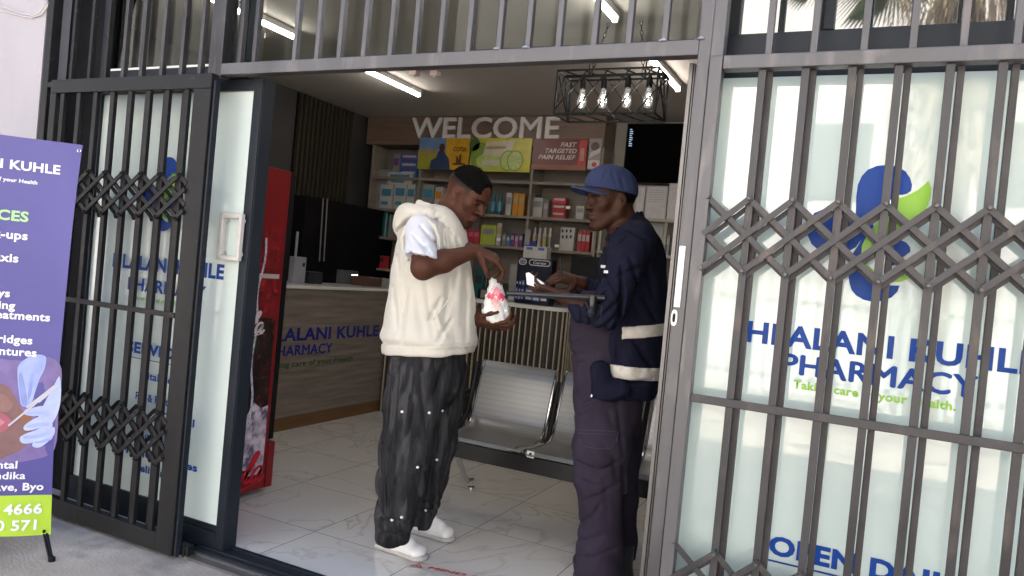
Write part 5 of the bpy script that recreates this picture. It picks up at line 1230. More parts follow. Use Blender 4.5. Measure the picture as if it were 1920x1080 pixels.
def hand(F_, W, x, nrm, tside, curls, k=1.0, thumb=((.6, .7, -.3), (.9, .3, -.4)), spread=.14):
    """W wrist, x towards the fingers, nrm out of the back of the hand, tside +1/-1 side of the thumb; curls = bend angles per finger"""
    x = np.array(x, float); x /= np.linalg.norm(x); nrm = np.array(nrm, float); nrm = nrm - x * (nrm @ x); nrm /= np.linalg.norm(nrm); y = np.cross(nrm, x) * tside
    W = np.array(W, float)
    F_.ecap(W - x * .03 * k, W + x * .015 * k, (.026 * k, .020 * k), (.029 * k, .018 * k), y, .01)
    F_.ecap(W + x * .015 * k, W + x * .070 * k, (.031 * k, .016 * k), (.039 * k, .0135 * k), y, .008)
    ys = (.030, .0105, -.0095, -.028); xsn = (.086, .090, .085, .076); Ls = ((.042, .026, .020), (.046, .029, .021), (.042, .027, .021), (.033, .021, .018)); rs = (.0092, .0094, .0088, .0078)
    tips = []
    for i in range(4):
        p = W + (x * xsn[i] + y * ys[i]) * k; F_.cone(W + (x * .02 + y * ys[i] * .7) * k, p, .011 * k, .0105 * k, .006)
        dx = x + y * (spread * (1.5 - i) / 1.5); dx /= np.linalg.norm(dx); ang_ = 0; r = rs[i] * k
        for j in range(3):
            ang_ += curls[i][j]; d = dx * math.cos(ang_) - nrm * math.sin(ang_); q = p + d * Ls[i][j] * k; r2 = r * .9
            F_.cone(p, q, r, r2, .0035); p, r = q, r2
        tips.append(p)
    p = W + (x * .018 + y * .022 - nrm * .004) * k; r = .0145 * k
    q = p + (y * .030 + x * .018 - nrm * .012) * k; F_.cone(p, q, r, .0125 * k, .008)
    p = q
    for (tx, ty, tn), L, r1, r2 in zip(thumb, (.034, .028), (.0118, .0105), (.0105, .0085)):
        d = x * tx + y * ty + nrm * tn; d /= np.linalg.norm(d); q = p + d * L * k; F_.cone(p, q, r1 * k, r2 * k, .004); p = q
    return tips, p
skin_m = M('skin', (.1, .05, .03), .58, 0, .10, 30, .0004, 220, ior=1.3, attr='Col', sss=.06)
hair_m = M('black_hair', (.0035, .003, .003), .9, 0, .4, 90, .003, 260, ior=1.15)
# ------------------------------------------------------------------ man in the cream sweatshirt
d1 = 3.45
foot1 = onz(765, 1035, 0)
p1 = thing('person', 'man in a cream hooded top and dark baggy jeans looking down into a carrier bag', 'person', (foot1[0], foot1[1] + .1, 0))
R_ = np.array([1., 0, 0]) - UPV * UPV[0]; R_ /= np.linalg.norm(R_)          # level, to the right of the picture
D_ = np.cross(R_, UPV); D_ = D_ if D_[2] > 0 else -D_                        # level, away from the camera
hf = R_ * math.cos(math.radians(27)) - D_ * math.sin(math.radians(27)); pit = math.radians(31)
hfp = hf * math.cos(pit) - UPV * math.sin(pit)
f_, l_, u_ = frame(hfp)
h1 = Head(pt(874, 367, d1), f_, l_, u_, 1.05)
lo = pt(728, 1070, d1); hi = pt(972, 312, d1)
y_hd, y_hand = pt(0, 455, d1)[1], pt(0, 640, d1)[1]
F1 = Fld(ax_range(lo[0], hi[0] + .02, .0042), var_range([(lo[1], y_hand, .012), (y_hand, y_hd, .0040), (y_hd, hi[1] + .02, .0036)]), ax_range(d1 - .40, d1 + .36, .0046))
h1.add(F1, nose=1.12, lip=1.12)
F1.cone(h1.P(-.03, 0, -.04), pt(815, 440, d1), .060, .072, .03)
# hidden torso and legs
for a, b, ra, rb in ((pt(815, 450, d1), pt(805, 560, d1), (.10, .17), (.11, .16)), (pt(805, 560, d1), pt(800, 680, d1), (.11, .16), (.115, .16))): F1.ecap(a, b, ra, rb, R_, .03)
for a, b, c in ((pt(780, 690, d1 - .07), pt(760, 840, d1 - .08), pt(740, 1000, d1 - .10)), (pt(820, 690, d1 + .09), pt(815, 830, d1 + .1), pt(795, 975, d1 + .12))):
    F1.cone(a, b, .075, .055, .03); F1.cone(b, c, .052, .036, .02)
# right arm (nearest): shoulder, elbow, wrist
sh, el, wr = pt(793, 432, 3.29), pt(793, 502, 3.13), pt(890, 471, 3.25)
F1.cone(sh, el, .052, .048, .02)
F1.ecap(el, el * .6 + wr * .4, (.050, .047), (.047, .043), UPV, .02); F1.ecap(el * .6 + wr * .4, wr, (.047, .043), (.027, .031), UPV, .02)
# reaching hand: back of the hand up, fingers down into the bag
tips, th_ = hand(F1, wr + (wr - el) / np.linalg.norm(wr - el) * .012, R_ * .92 - UPV * .30 + D_ * .10, UPV * .8 + R_ * .35 - D_ * .30, 1,
     [(.55, .75, .35), (.72, .72, .3), (.85, .75, .35), (1.0, .85, .4)], 1.12, thumb=((.75, .15, -.75), (.62, -.15, -.85)), spread=.10)
# left arm and hand under the bag
sh2, el2, wr2 = pt(822, 435, 3.62), pt(868, 565, 3.64), pt(898, 598, 3.44)
F1.cone(sh2, el2, .060, .048, .02); F1.cone(el2, wr2, .046, .028, .02)
hand(F1, pt(897, 603, 3.43), R_ * .93 - UPV * .12 - D_ * .30, -UPV * .8 - D_ * .42, -1, [(.30, .75, .55), (.28, .70, .5), (.25, .65, .5), (.2, .6, .5)], 1.08, thumb=((.8, .45, -.2), (.85, .1, -.4)), spread=.22)
SK1 = np.array([.068, .025, .014]); 
def skincol(head, base, lips, palm=None, stub=.6):
    def fn(V):
        c = np.tile(base, (len(V), 1)); x, y, z = head.loc(V)
        near = (np.abs(x) < .16) & (np.abs(y) < .1) & (z > -.16)
        lip = near & (x > .082) & (np.abs(y) < .027) & (z < -.044) & (z > -.075); c[lip] = lips
        g = np.exp(-((z + .066) / .04) ** 2) * np.clip((x - .02) / .05, 0, 1) * near; c *= (1 - .12 * g)[:, None]
        brow = near & (x > .055) & (np.abs(np.abs(y) - .032) < .020) & (np.abs(z - .028 + .25 * (np.abs(np.abs(y) - .030))) < .0052); c[brow] = base * .16
        must = near & (x > .085) & (np.abs(y) < .028) & (z < -.036) & (z > -.046); c[must] = c[must] * stub
        beard = near & (z < -.078) & (x > .02) & (x < .12) & (np.abs(y) < .05); c[beard] = c[beard] * (stub + .15)
        # shaved sides of the head
        fade = near & (x < .046 - .2 * np.clip(z - .05, 0, 1)) & (z > -.02 - .25 * np.clip(.02 + x, -.1, 0)) & ~((np.abs(x + .005) < .028) & (np.abs(z - .0) < .034) & (np.abs(y) > .07))
        k = np.clip((z - .004) / .046, 0, 1)[:, None]; c = np.where(fade[:, None], c * (1 - k * .95) , c)
        eye = near & (x > .082) & (np.abs(np.abs(y) - .031) < .0125) & (np.abs(z - .0065) < .0035); c[eye] = base * .25
        if palm is not None:
            for P0, r in palm:
                q = np.linalg.norm(V - P0, axis=1) < r; 
                pass
        return c
    return fn
emit_mesh('body', F1.mesh(), skin_m, p1, skincol(h1, SK1, np.array([.105, .042, .034])), 1)
# hair cap
Hh1 = Fld(ax_range(h1.o[0] - .16, h1.o[0] + .18, .0034), ax_range(h1.o[1] - .03, h1.o[1] + .19, .0034), ax_range(h1.o[2] - .12, h1.o[2] + .12, .0034))
A1 = [h1.f, h1.l, h1.u]
Hh1.ell(h1.P(-.010, 0, .043), (.1010 * 1.05, .0780 * 1.05, .0885 * 1.05), A1, .01); Hh1.ell(h1.P(.031, 0, .041), (.0695 * 1.05, .0655 * 1.05, .068 * 1.05), A1, .02)
X, Y, Z = np.meshgrid(*Hh1.ax, indexing='ij'); _v = np.stack([X, Y, Z], -1) - h1.o; _x, _z = _v @ h1.f / 1.05, _v @ h1.u / 1.05
_n = .0025 * np.sin(X * 310 + 2 * np.sin(Z * 90)) * np.sin(Z * 280 + Y * 150)
Hh1.f = np.maximum(Hh1.f, (.052 - .05 * _x + _n) - _z); Hh1.f = np.maximum(Hh1.f, _x - (.082 + _n - .25 * (_z - .06)))
X, Y, Z = np.meshgrid(*Hh1.ax, indexing='ij'); Hh1.f += .0024 * np.sin(X * 420 + 3 * np.sin(Y * 150)) * np.sin(Y * 390 + 2 * np.sin(Z * 130)) * np.sin(Z * 400)
emit_mesh('hair', Hh1.mesh(), hair_m, p1)
# ---------- hooded top
cream = M('cream_fleece', (.55, .52, .45), .92, 0, .035, 7, .0010, 420, sheen=.3)
wht = M('white_cotton', (.58, .58, .62), .9, 0, .03, 8, .0007, 300, sheen=.2)
lo = pt(700, 690, 3.4); hi = pt(905, 350, 3.4)
T1_ = Fld(ax_range(lo[0] - .02, hi[0] + .02, .0055), ax_range(lo[1] - .02, hi[1] + .02, .0055), ax_range(3.12, 3.80, .0065))
secs = [(784, 858, 422, .15), (757, 873, 442, .205), (744, 880, 470, .215), (735, 884, 520, .215), (728, 889, 570, .215), (722, 891, 615, .215), (720, 888, 648, .205), (722, 884, 690, .20)]
for (l0, r0, y0, w0), (l1, r1, y1, w1) in zip(secs[:-1], secs[1:]):
    a = pt((l0 + r0) / 2, y0, d1); b = pt((l1 + r1) / 2, y1, d1)
    T1_.ecap(a, b, ((r0 - l0) / 2 / F * d1, w0 * .92), ((r1 - l1) / 2 / F * d1, w1 * .92), R_, .035)
T1_.plane(pt(800, 662, d1), np.array([.016, -1, 0]) * 1.0 + R_ * 0, k=.012)
# blousing above the ribbed hem
def hemfn(X, Y, Z):
    yy = Y - pt(800, 652, d1)[1] - (X - pt(800, 652, d1)[0]) * (-.07); return -.010 * np.exp(-((yy - .045) / .03) ** 2) + .006 * np.exp(-((yy - .012) / .016) ** 2)
T1_.put(hemfn, pt(690, 690, d1) - .3, pt(910, 600, d1) + .3, 0, 'a')
# armhole for the near arm
# hood
hoodp = [(859, 441, 3.385, .014), (845, 428, 3.345, .022), (826, 414, 3.325, .028), (804, 404, 3.33, .036), (778, 402, 3.38, .048), (764, 408, 3.44, .056), (766, 408, 3.52, .054), (790, 402, 3.57, .044), (825, 412, 3.56, .032), (858, 438, 3.49, .016)]
for (x0, y0, z0, r0), (x1, y1, z1, r1) in zip(hoodp[:-1], hoodp[1:]): T1_.cone(pt(x0, y0, z0), pt(x1, y1, z1), r0, r1, .018)
T1_.ecap(pt(765, 400, 3.46), pt(757, 424, 3.46), (.050, .10), (.055, .10), R_, .03)
T1_.cone(pt(786, 381, 3.40), pt(806, 386, 3.35), .017, .014, .014); T1_.cone(pt(786, 381, 3.40), pt(788, 384, 3.54), .018, .018, .014); T1_.cone(pt(806, 386, 3.35), pt(832, 402, 3.335), .012, .010, .012); T1_.cone(pt(832, 402, 3.335), pt(860, 437, 3.37), .010, .009, .010)
T1_.cone(pt(858, 436, 3.385), pt(862, 438, 3.49), .020, .020, .01)
wrinkles(T1_, amp_scale=2.1, segs=[((828, 415), (838, 478), 3.3, .007, .009), ((842, 430), (852, 482), 3.3, .007, .009), ((815, 400), (826, 470), 3.3, .006, .008), ((856, 446), (868, 490), 3.3, .008, .008), ((800, 520), (815, 640), 3.3, .012, .005), ((875, 520), (872, 640), 3.3, .010, .005), ((738, 430), (772, 404), 3.3, .008, .011), ((752, 440), (800, 404), 3.3, .007, .010), ((775, 428), (830, 408), 3.3, .007, .009), ((800, 400), (846, 438), 3.3, .008, .009),
               ((812, 570), (838, 632), 3.3, .010, -.006), ((806, 600), (828, 560), 3.3, .009, .010), ((822, 640), (846, 600), 3.3, .009, .008), ((845, 520), (835, 600), 3.3, .014, .008), ((860, 480), (850, 560), 3.3, .012, .007),
               ((760, 500), (752, 640), 3.3, .015, .007), ((780, 540), (800, 640), 3.3, .018, .006), ((735, 540), (745, 620), 3.3, .012, .006), ((836, 470), (850, 500), 3.3, .010, .009), ((872, 470), (866, 610), 3.3, .012, .006),
               ((740, 480), (750, 520), 3.3, .009, .007), ((770, 520), (760, 580), 3.3, .010, .006)])
cloth_noise(T1_, .0065, 34, 2, (1, .7, 1))
hood_full = T1_.copy()
# carve the neck opening so the neck is free
T1_.cone(h1.P(-.03, 0, -.03), pt(822, 432, d1), .066, .070, .008, 's')
T1_.cone(h1.P(0.02, 0, -.05), pt(852, 424, d1), .066, .045, .008, 's')
emit_mesh('hooded_top', T1_.mesh(), cream, p1, smooth_it=1)
# ribbed hem band
rib = M('cream_ribbing', (.54, .51, .44), .92, 0, .03, 7, .0025, 160, stretch=(1, 1, .05))
hb2 = hood_full.copy(); X, Y, Z = np.meshgrid(*hb2.ax, indexing='ij'); y0 = pt(800, 650, d1)[1]; yy = Y - y0 + .07 * 0 * (X - pt(800, 0, d1)[0])
hb2.f = np.maximum(np.maximum(hb2.f - .0045, yy - .016), -(yy + .034)); emit_mesh('hem_band', hb2.mesh(), rib, p1)
# drawcord / zip hint and pocket edge
mb = MB(); mb.tube([to_world(pt(x, y, d)) for x, y, d in [(812, 600, 3.245), (824, 585, 3.25), (838, 566, 3.258), (846, 556, 3.268)]], .0028, 6); mb.build('pocket_seam', cream, p1, smooth=True)
# ---------- white sleeve of the T-shirt
Ts = Fld(ax_range(pt(745, 0, 3.2)[0], pt(860, 0, 3.2)[0], .0045), ax_range(pt(0, 510, 3.2)[1], pt(0, 395, 3.2)[1], .0045), ax_range(3.04, 3.44, .005))
s0, s1 = pt(790, 432, 3.27), pt(789, 490, 3.13)
Ts.cone(pt(800, 432, 3.34), s0, .066, .066, .02); Ts.ecap(s0, s1, (.068, .070), (.072, .068), R_, .02)
Ts.plane(pt(797, 484, 3.14), -UPV * .97 + R_ * -.10 - D_ * .18, k=.004)
wrinkles(Ts, amp_scale=1.9, segs=[((775, 440), (812, 478), 3.2, .007, .007), ((790, 425), (828, 470), 3.2, .007, .008), ((765, 455), (780, 480), 3.2, .007, .006), ((812, 432), (836, 470), 3.2, .006, .006), ((800, 455), (806, 482), 3.2, .006, .005)])
cloth_noise(Ts, .002, 45, 4)
inner = Ts.copy(); Ts.f = np.maximum(Ts.f, -(inner.f + .004)) if False else Ts.f
emit_mesh('t_shirt_sleeve', Ts.mesh(), wht, p1, smooth_it=1)
# armhole edge of the sleeveless top
mb = MB(); arm = [(766, 488, 3.23), (757, 470, 3.25), (755, 447, 3.265), (762, 428, 3.26), (778, 413, 3.24), (797, 410, 3.23), (814, 424, 3.22), (822, 446, 3.21), (824, 472, 3.21)]
mb.tube([to_world(pt(*q)) for q in arm], [.008, .011, .012, .013, .013, .012, .011, .010, .008], 8); mb.build('armhole_trim', cream, p1, smooth=True)
# ---------- jeans
jean = M('acid_washed_denim', (.020, .0195, .021), .85, 0, .65, 30, .0012, 260, ior=1.2, stretch=(1, 1, .16), dirt=((.050, .048, .049), 26, .50))
J = Fld(ax_range(pt(690, 0, 3.45)[0], pt(895, 0, 3.45)[0], .0055), ax_range(pt(0, 1030, 3.3)[1], pt(0, 640, 3.45)[1], .0055), ax_range(3.14, 3.82, .0065))
def leg(secs, k=.03):
    for (l0, r0, y0, dd0, w0), (l1, r1, y1, dd1, w1) in zip(secs[:-1], secs[1:]):
        J.ecap(pt((l0 + r0) / 2, y0, dd0), pt((l1 + r1) / 2, y1, dd1), ((r0 - l0) / 2 / F * dd0, w0), ((r1 - l1) / 2 / F * dd1, w1), R_, k)
J.ecap(pt(802, 645, 3.45), pt(800, 700, 3.45), (.170, .17), (.175, .18), R_, .03)
leg([(727, 838, 690, 3.38, .10), (719, 828, 760, 3.36, .10), (711, 815, 840, 3.34, .10), (705, 797, 910, 3.33, .095), (703, 780, 965, 3.325, .095), (701, 771, 1003, 3.32, .095)])
leg([(780, 878, 690, 3.53, .10), (776, 868, 760, 3.55, .10), (770, 858, 830, 3.57, .10), (764, 840, 890, 3.58, .095), (758, 824, 940, 3.585, .09), (756, 813, 972, 3.59, .09)])
J.plane(pt(736, 1017, 3.32), -UPV + R_ * .06, k=.004, lo=[-9, -9, 0], hi=[pt(775, 0, 3.4)[0], 9, 99]); J.plane(pt(790, 988, 3.59), -UPV + R_ * .1, k=.004, lo=[pt(770, 0, 3.45)[0], -9, 3.44], hi=[9, 9, 99])
wrinkles(J, amp_scale=1.4, segs=[((740, 690), (722, 860), 3.3, .006, .008), ((748, 690), (730, 870), 3.3, .006, .008), ((722, 870), (740, 1000), 3.3, .007, .009), ((733, 880), (752, 1005), 3.3, .007, .008), ((705, 930), (735, 985), 3.3, .010, .010), ((712, 960), (770, 975), 3.3, .010, .010), ((708, 985), (765, 1000), 3.3, .009, .009),
              ((752, 960), (772, 900), 3.3, .010, .009), ((790, 700), (800, 800), 3.3, .012, .010), ((830, 690), (800, 780), 3.3, .012, .008), ((840, 700), (850, 760), 3.3, .010, .006), ((800, 850), (822, 930), 3.5, .010, .009), ((790, 870), (800, 960), 3.5, .009, .009), ((812, 860), (836, 900), 3.5, .008, .007), ((780, 950), (820, 965), 3.5, .008, .010),
              ((780, 935), (828, 950), 3.5, .008, .008), ((760, 860), (735, 930), 3.3, .010, .008), ((770, 780), (755, 850), 3.3, .014, .006), ((728, 700), (760, 670), 3.3, .010, .007), ((712, 830), (740, 850), 3.3, .010, .006), ((708, 880), (730, 905), 3.3, .009, .007)])
cloth_noise(J, .0065, 34, 6, (1.5, .35, 1))
emit_mesh('jeans', J.mesh(), jean, p1, smooth_it=1)
pearl = M('pearl_stud', (.75, .74, .72), .2)
from mathutils.bvhtree import BVHTree
bpy.context.view_layer.update()
def surf(root_name, objs, px, py):
    """nearest point of the built cloth seen at a measured spot"""
    dirv = Vector([float(q) for q in wd(px, py)]).normalized(); best = None
    for ob in objs:
        o_ = Vector(CAM) - wloc(ob.parent); r = ob_bvh(ob).ray_cast(o_, dirv)
        if r[0] is not None and (best is None or r[3] < best[1]): best = (r[0] + wloc(ob.parent), r[3], r[1])
    return best
_bv = {}
def ob_bvh(ob):
    if ob.name not in _bv:
        me = ob.data; _bv[ob.name] = BVHTree.FromPolygons([v.co for v in me.vertices], [p.vertices for p in me.polygons])
    return _bv[ob.name]
jo = [o for o in p1.children if o.name.startswith('jeans')]
for px, py in [(754, 772), (829, 770), (805, 774), (819, 862), (783, 876), (798, 957), (735, 975), (753, 970)]:
    r = surf('', jo, px, py)
    if r: MB().lathe(r[0] - Vector((0, 0, .006)), [(.002, 0), (.0058, .002), (.007, .006), (.0058, .010), (.002, .012)], 10).build('pearl_stud', pearl, p1, smooth=True)
def seam(objs, pts, r, mat, name, root):
    out = []
    for i in range(len(pts) - 1):
        for k in range(8):
            t_ = k / 8; q = surf('', objs, pts[i][0] + (pts[i + 1][0] - pts[i][0]) * t_, pts[i][1] + (pts[i + 1][1] - pts[i][1]) * t_)
            if q: out.append(q[0])
    if len(out) > 3: MB().tube(out, r, 6).build(name, mat, root, smooth=True)
dk = M('seam_dark', (.010, .010, .011), .9)
for pts in ([(738, 672), (733, 720), (727, 780), (720, 860), (722, 930), (727, 1005)], [(752, 672), (747, 730), (741, 800), (733, 870), (728, 930), (732, 1005)], [(838, 690), (828, 760), (815, 840), (806, 900), (798, 965)], [(720, 676), (728, 700), (742, 712)]):
    seam(jo, pts, .0035, dk, 'jeans_seam', p1)
# ---------- trainers
tw_ = M('white_leather', (.76, .75, .74), .45, 0, .04, 8, .0003, 200); sol = M('white_sole', (.42, .41, .39), .6, 0, .06); lac = M('pale_laces', (.55, .57, .68), .8)
def trainer(toe, heel, wdt=.052):
    toe = np.array(toe, float); heel = np.array(heel, float); toe[2] = heel[2] = 0
    f = toe - heel; L = np.linalg.norm(f); f /= L; l = np.array([-f[1], f[0], 0]); zz = np.array([0, 0, 1.])
    c = (toe + heel) / 2
    g = Fld(ax_range(-L / 2 - .02, L / 2 + .02, .004), ax_range(-.07, .07, .004), ax_range(-.01, .15, .004))
    # local frame x forward, y left, z up
    g.ecap((-L / 2 + .045, 0, .045), (-.02, 0, .05), (.040, .045), (.042, .045), (0, 1, 0), .02)
    g.ecap((-.02, 0, .048), (L / 2 - .05, .004, .034), (.044, .042), (.048, .030), (0, 1, 0), .02)
    g.ecap((-L / 2 + .05, 0, .06), (-L / 2 + .07, 0, .115), (.036, .040), (.036, .045), (0, 1, 0), .02)
    g.cone((-.035, 0, .09), (.045, 0, .066), .028, .024, .02)
    X, Y, Z = np.meshgrid(*g.ax, indexing='ij')
    g.f = np.maximum(g.f, .020 - Z)
    g.f += .0016 * np.exp(-((X - .02) / .004) ** 2) * (Z > .03) + .0016 * np.exp(-((X - L * .28) / .004) ** 2)
    s_ = Fld(*g.ax); s_.ecap((-L / 2 + .045, 0, .012), (L / 2 - .052, .004, .012), (.045, .020), (.052, .020), (0, 1, 0), .02, r3=.048)
    s_.f = np.maximum(np.maximum(s_.f, Z - .026), -Z + .001)
    for nm, fl_, mt in (('upper', g, tw_), ('sole', s_, sol)):
        V, Q = fl_.mesh(); Wd = c + V[:, :1] * f + V[:, 1:2] * l + V[:, 2:] * zz
        me = bpy.data.meshes.new(nm); me.from_pydata([tuple(v) for v in Wd], [], [tuple(q) for q in Q]); me.materials.append(mt); me.polygons.foreach_set('use_smooth', [True] * len(me.polygons))
        bm = bmesh.new(); bm.from_mesh(me); bmesh.ops.recalc_face_normals(bm, faces=bm.faces); bm.to_mesh(me); bm.free()
        if nm == 'upper': sho = thing_child('trainer', p1, c)
        me.transform(Matrix.Translation(-Vector(wloc(sho)))); ob = bpy.data.objects.new(nm, me); COL.objects.link(ob); ob.parent = sho
    mb = MB()
    for k in range(5):
        x = .005 + k * .016; z = .100 - k * .0082
        mb.tube([c + f * x + l * -.026 + zz * (z - .012), c + f * (x + .003) + zz * (z + .001), c + f * x + l * .026 + zz * (z - .012)], .003, 6)
    mb.build('laces', lac, sho, smooth=True)
def thing_child(name, parent, loc):
    o = bpy.data.objects.new(name, None); COL.objects.link(o); o.parent = parent; o.location = Vector([float(q) for q in loc]) - wloc(parent); return o
trainer(onz(799, 1050, 0.01), onz(706, 1018, 0.01)); trainer(onz(853, 1014, .01), onz(766, 990, .01))
# ------------------------------------------------------------------ carrier bag
bagm = bpy.data.materials.new('thin_white_plastic'); bagm.use_nodes = True; t = bagm.node_tree; b = t.nodes['Principled BSDF']; b.inputs['Roughness'].default_value = .3; b.inputs['Subsurface Weight'].default_value = .1
at = nd(t, 'ShaderNodeAttribute', attribute_name='Col'); t.links.new(at.outputs['Color'], b.inputs['Base Color'])
Bg = Fld(ax_range(pt(898, 0, 3.4)[0], pt(962, 0, 3.4)[0], .003), ax_range(pt(0, 606, 3.4)[1], pt(0, 495, 3.4)[1], .003), ax_range(3.28, 3.52, .003))
db = 3.385
for (l0, r0, y0, w0), (l1, r1, y1, w1) in zip([(922, 940, 532, .016), (910, 949, 550, .032), (907, 952, 568, .042), (905, 956, 584, .044), (909, 954, 596, .036)][:-1], [(910, 949, 550, .032), (907, 952, 568, .042), (905, 956, 584, .044), (909, 954, 596, .036)]):
    Bg.ecap(pt((l0 + r0) / 2, y0, db), pt((l1 + r1) / 2, y1, db), ((r0 - l0) / 2 / F * db, w0), ((r1 - l1) / 2 / F * db, w1), R_, .012)
Bg.ecap(pt(923, 503, db - .01), pt(927, 526, db - .01), (.018, .005), (.017, .008), R_, .008); Bg.ecap(pt(927, 526, db - .01), pt(929, 548, db), (.017, .008), (.028, .018), R_, .01)
Bg.ecap(pt(945, 516, db + .01), pt(942, 533, db + .01), (.012, .004), (.014, .007), R_, .008); Bg.ecap(pt(941, 535, db + .01), pt(937, 552, db), (.012, .007), (.024, .02), R_, .01)
cloth_noise(Bg, .0065, 80, 3); cloth_noise(Bg, .0022, 190, 8)
def bagcol(V):
    c = np.tile(np.array([.74, .74, .73]), (len(V), 1)); px = V[:, 0] / V[:, 2] * F + PX; py = -V[:, 1] / V[:, 2] * F + PY
    w_ = 2.2 * np.sin(px * .9 + py * .5) + 1.6 * np.sin(py * 1.3 - px * .4)
    for cx_, cy_, rx, ry, colr in ((931, 546, 9, 8, (.75, .30, .34)), (920, 555, 8, 6, (.72, .10, .16)), (939, 557, 8, 7, (.70, .05, .13)), (929, 566, 8, 8, (.74, .40, .40)), (931, 577, 6, 7, (.78, .52, .50)), (930, 592, 5, 6, (.55, .68, .55))):
        q = ((px - cx_ + w_) / rx) ** 2 + ((py - cy_ + w_) / ry) ** 2 < 1; c[q] = colr
    return c
bg_ = thing('carrier_bag', 'small crumpled white carrier bag with pink and red print held between two hands', 'carrier bag', tuple(to_world(pt(930, 600, db))))
emit_mesh('bag', Bg.mesh(), bagm, bg_, bagcol)
# ------------------------------------------------------------------ man in the blue cap
d2 = 3.30
foot2 = onz(1130, 1085, 0)
p2 = thing('person', 'man in a blue cap, navy jacket with reflective bands and plum trousers writing on paper', 'person', (foot2[0], foot2[1] + .05, 0))
hf = -R_ * math.cos(math.radians(21)) - D_ * math.sin(math.radians(21)); pit = math.radians(7)
hfp = hf * math.cos(pit) - UPV * math.sin(pit)
f_, l_, u_ = frame(hfp)
h2 = Head(pt(1146, 379, d2), f_, l_, u_, 1.03)
lo = pt(985, 1075, d2); hi = pt(1262, 300, d2)
y_hd, y_hand = pt(0, 455, d2)[1], pt(0, 600, d2)[1]
F2 = Fld(ax_range(pt(990, 0, 3.2)[0] - .02, pt(1215, 0, 3.3)[0], .0040), var_range([(pt(0, 1085, 3.3)[1], y_hand, .012), (y_hand, y_hd, .0040), (y_hd, hi[1], .0036)]), ax_range(d2 - .34, d2 + .32, .0044))
h2.add(F2, nose=1.15, lip=1.15, brow=.019, jaw=1.04)
F2.cone(h2.P(-.035, 0, -.04), pt(1178, 440, d2), .060, .075, .03)
for a, b, ra, rb in ((pt(1175, 455, d2), pt(1168, 580, d2), (.09, .15), (.10, .14)), (pt(1168, 580, d2), pt(1150, 700, d2), (.10, .14), (.10, .14))): F2.ecap(a, b, ra, rb, R_, .03)
for a, b, c in ((pt(1135, 720, d2 - .06), pt(1125, 880, d2 - .06), pt(1130, 1050, d2 - .05)), (pt(1160, 720, d2 + .08), pt(1160, 880, d2 + .1), pt(1160, 1040, d2 + .12))):
    F2.cone(a, b, .07, .052, .03); F2.cone(b, c, .05, .036, .02)
# left arm (near), sleeve ends near the wrist
s2, e2, w2 = pt(1190, 455, 3.08), pt(1138, 590, 2.99), pt(1052, 556, 3.10)
F2.cone(s2, e2, .034, .030, .02); F2.ecap(e2, w2, (.038, .037), (.026, .030), UPV, .02)
hand(F2, pt(1046, 552, 3.11), -R_ * .97 + UPV * .16 + D_ * .10, -UPV * .85 - D_ * .5, -1, [(.45, .6, .4), (.45, .65, .45), (.5, .7, .45), (.55, .75, .5)], .98, thumb=((.85, .4, .0), (.95, .0, -.3)), spread=.12)
# right arm (far) with the pen
s3, e3, w3 = pt(1165, 450, 3.52), pt(1132, 588, 3.50), pt(1088, 530, 3.36)
F2.cone(s3, e3, .055, .045, .02); F2.cone(e3, w3, .043, .029, .02)
tips2, th2 = hand(F2, pt(1082, 527, 3.34), -R_ * .90 + UPV * .18 - D_ * .35, R_ * .10 - D_ * .55 + UPV * .75, -1, [(.75, .95, .5), (.85, 1.0, .6), (1.0, 1.1, .6), (1.1, 1.15, .6)], 1.08, thumb=((.95, .1, -.5), (.9, -.35, -.5)), spread=.06)
emit_mesh('body', F2.mesh(), skin_m, p2, skincol(h2, np.array([.046, .017, .009]), np.array([.068, .026, .02]), stub=.75), 1)
# cap
capm = M('denim_blue_cotton', (.033, .044, .105), .9, 0, .10, 12, .0009, 300, ior=1.25)
Cp = Fld(ax_range(h2.o[0] - .22, h2.o[0] + .15, .0036), ax_range(h2.o[1] - .02, h2.o[1] + .20, .0036), ax_range(h2.o[2] - .13, h2.o[2] + .13, .0036))
A2 = [h2.f, h2.l, h2.u]
Cp.ell(h2.P(-.012, 0, .050), (.110 * 1.03, .087 * 1.03, .104 * 1.03), A2, .01); Cp.ell(h2.P(.030, 0, .078), (.083 * 1.03, .074 * 1.03, .076 * 1.03), A2, .03)
Cp.plane(h2.P(0, 0, .040), -h2.u + h2.f * .20, k=.004)
for a in (0, 60, 120):
    n = h2.f * math.sin(math.radians(a)) + h2.l * math.cos(math.radians(a)); c = h2.P(-.008, 0, .05)
    X, Y, Z = np.meshgrid(*Cp.ax, indexing='ij'); dd = (X - c[0]) * n[0] + (Y - c[1]) * n[1] + (Z - c[2]) * n[2]; Cp.f += .0010 * np.exp(-(dd / .0035) ** 2)
wrinkles(Cp, [((1140, 315), (1128, 345), 3.2, .006, .004), ((1165, 330), (1172, 355), 3.2, .007, .004), ((1150, 320), (1156, 352), 3.2, .006, .003)])
inn = Fld(*Cp.ax); inn.ell(h2.P(-.012, 0, .040), (.104 * 1.03, .080 * 1.03, .090 * 1.03), A2, .01); Cp.f = np.maximum(Cp.f, -inn.f - .0)
emit_mesh('cap', Cp.mesh(), capm, p2, smooth_it=1)
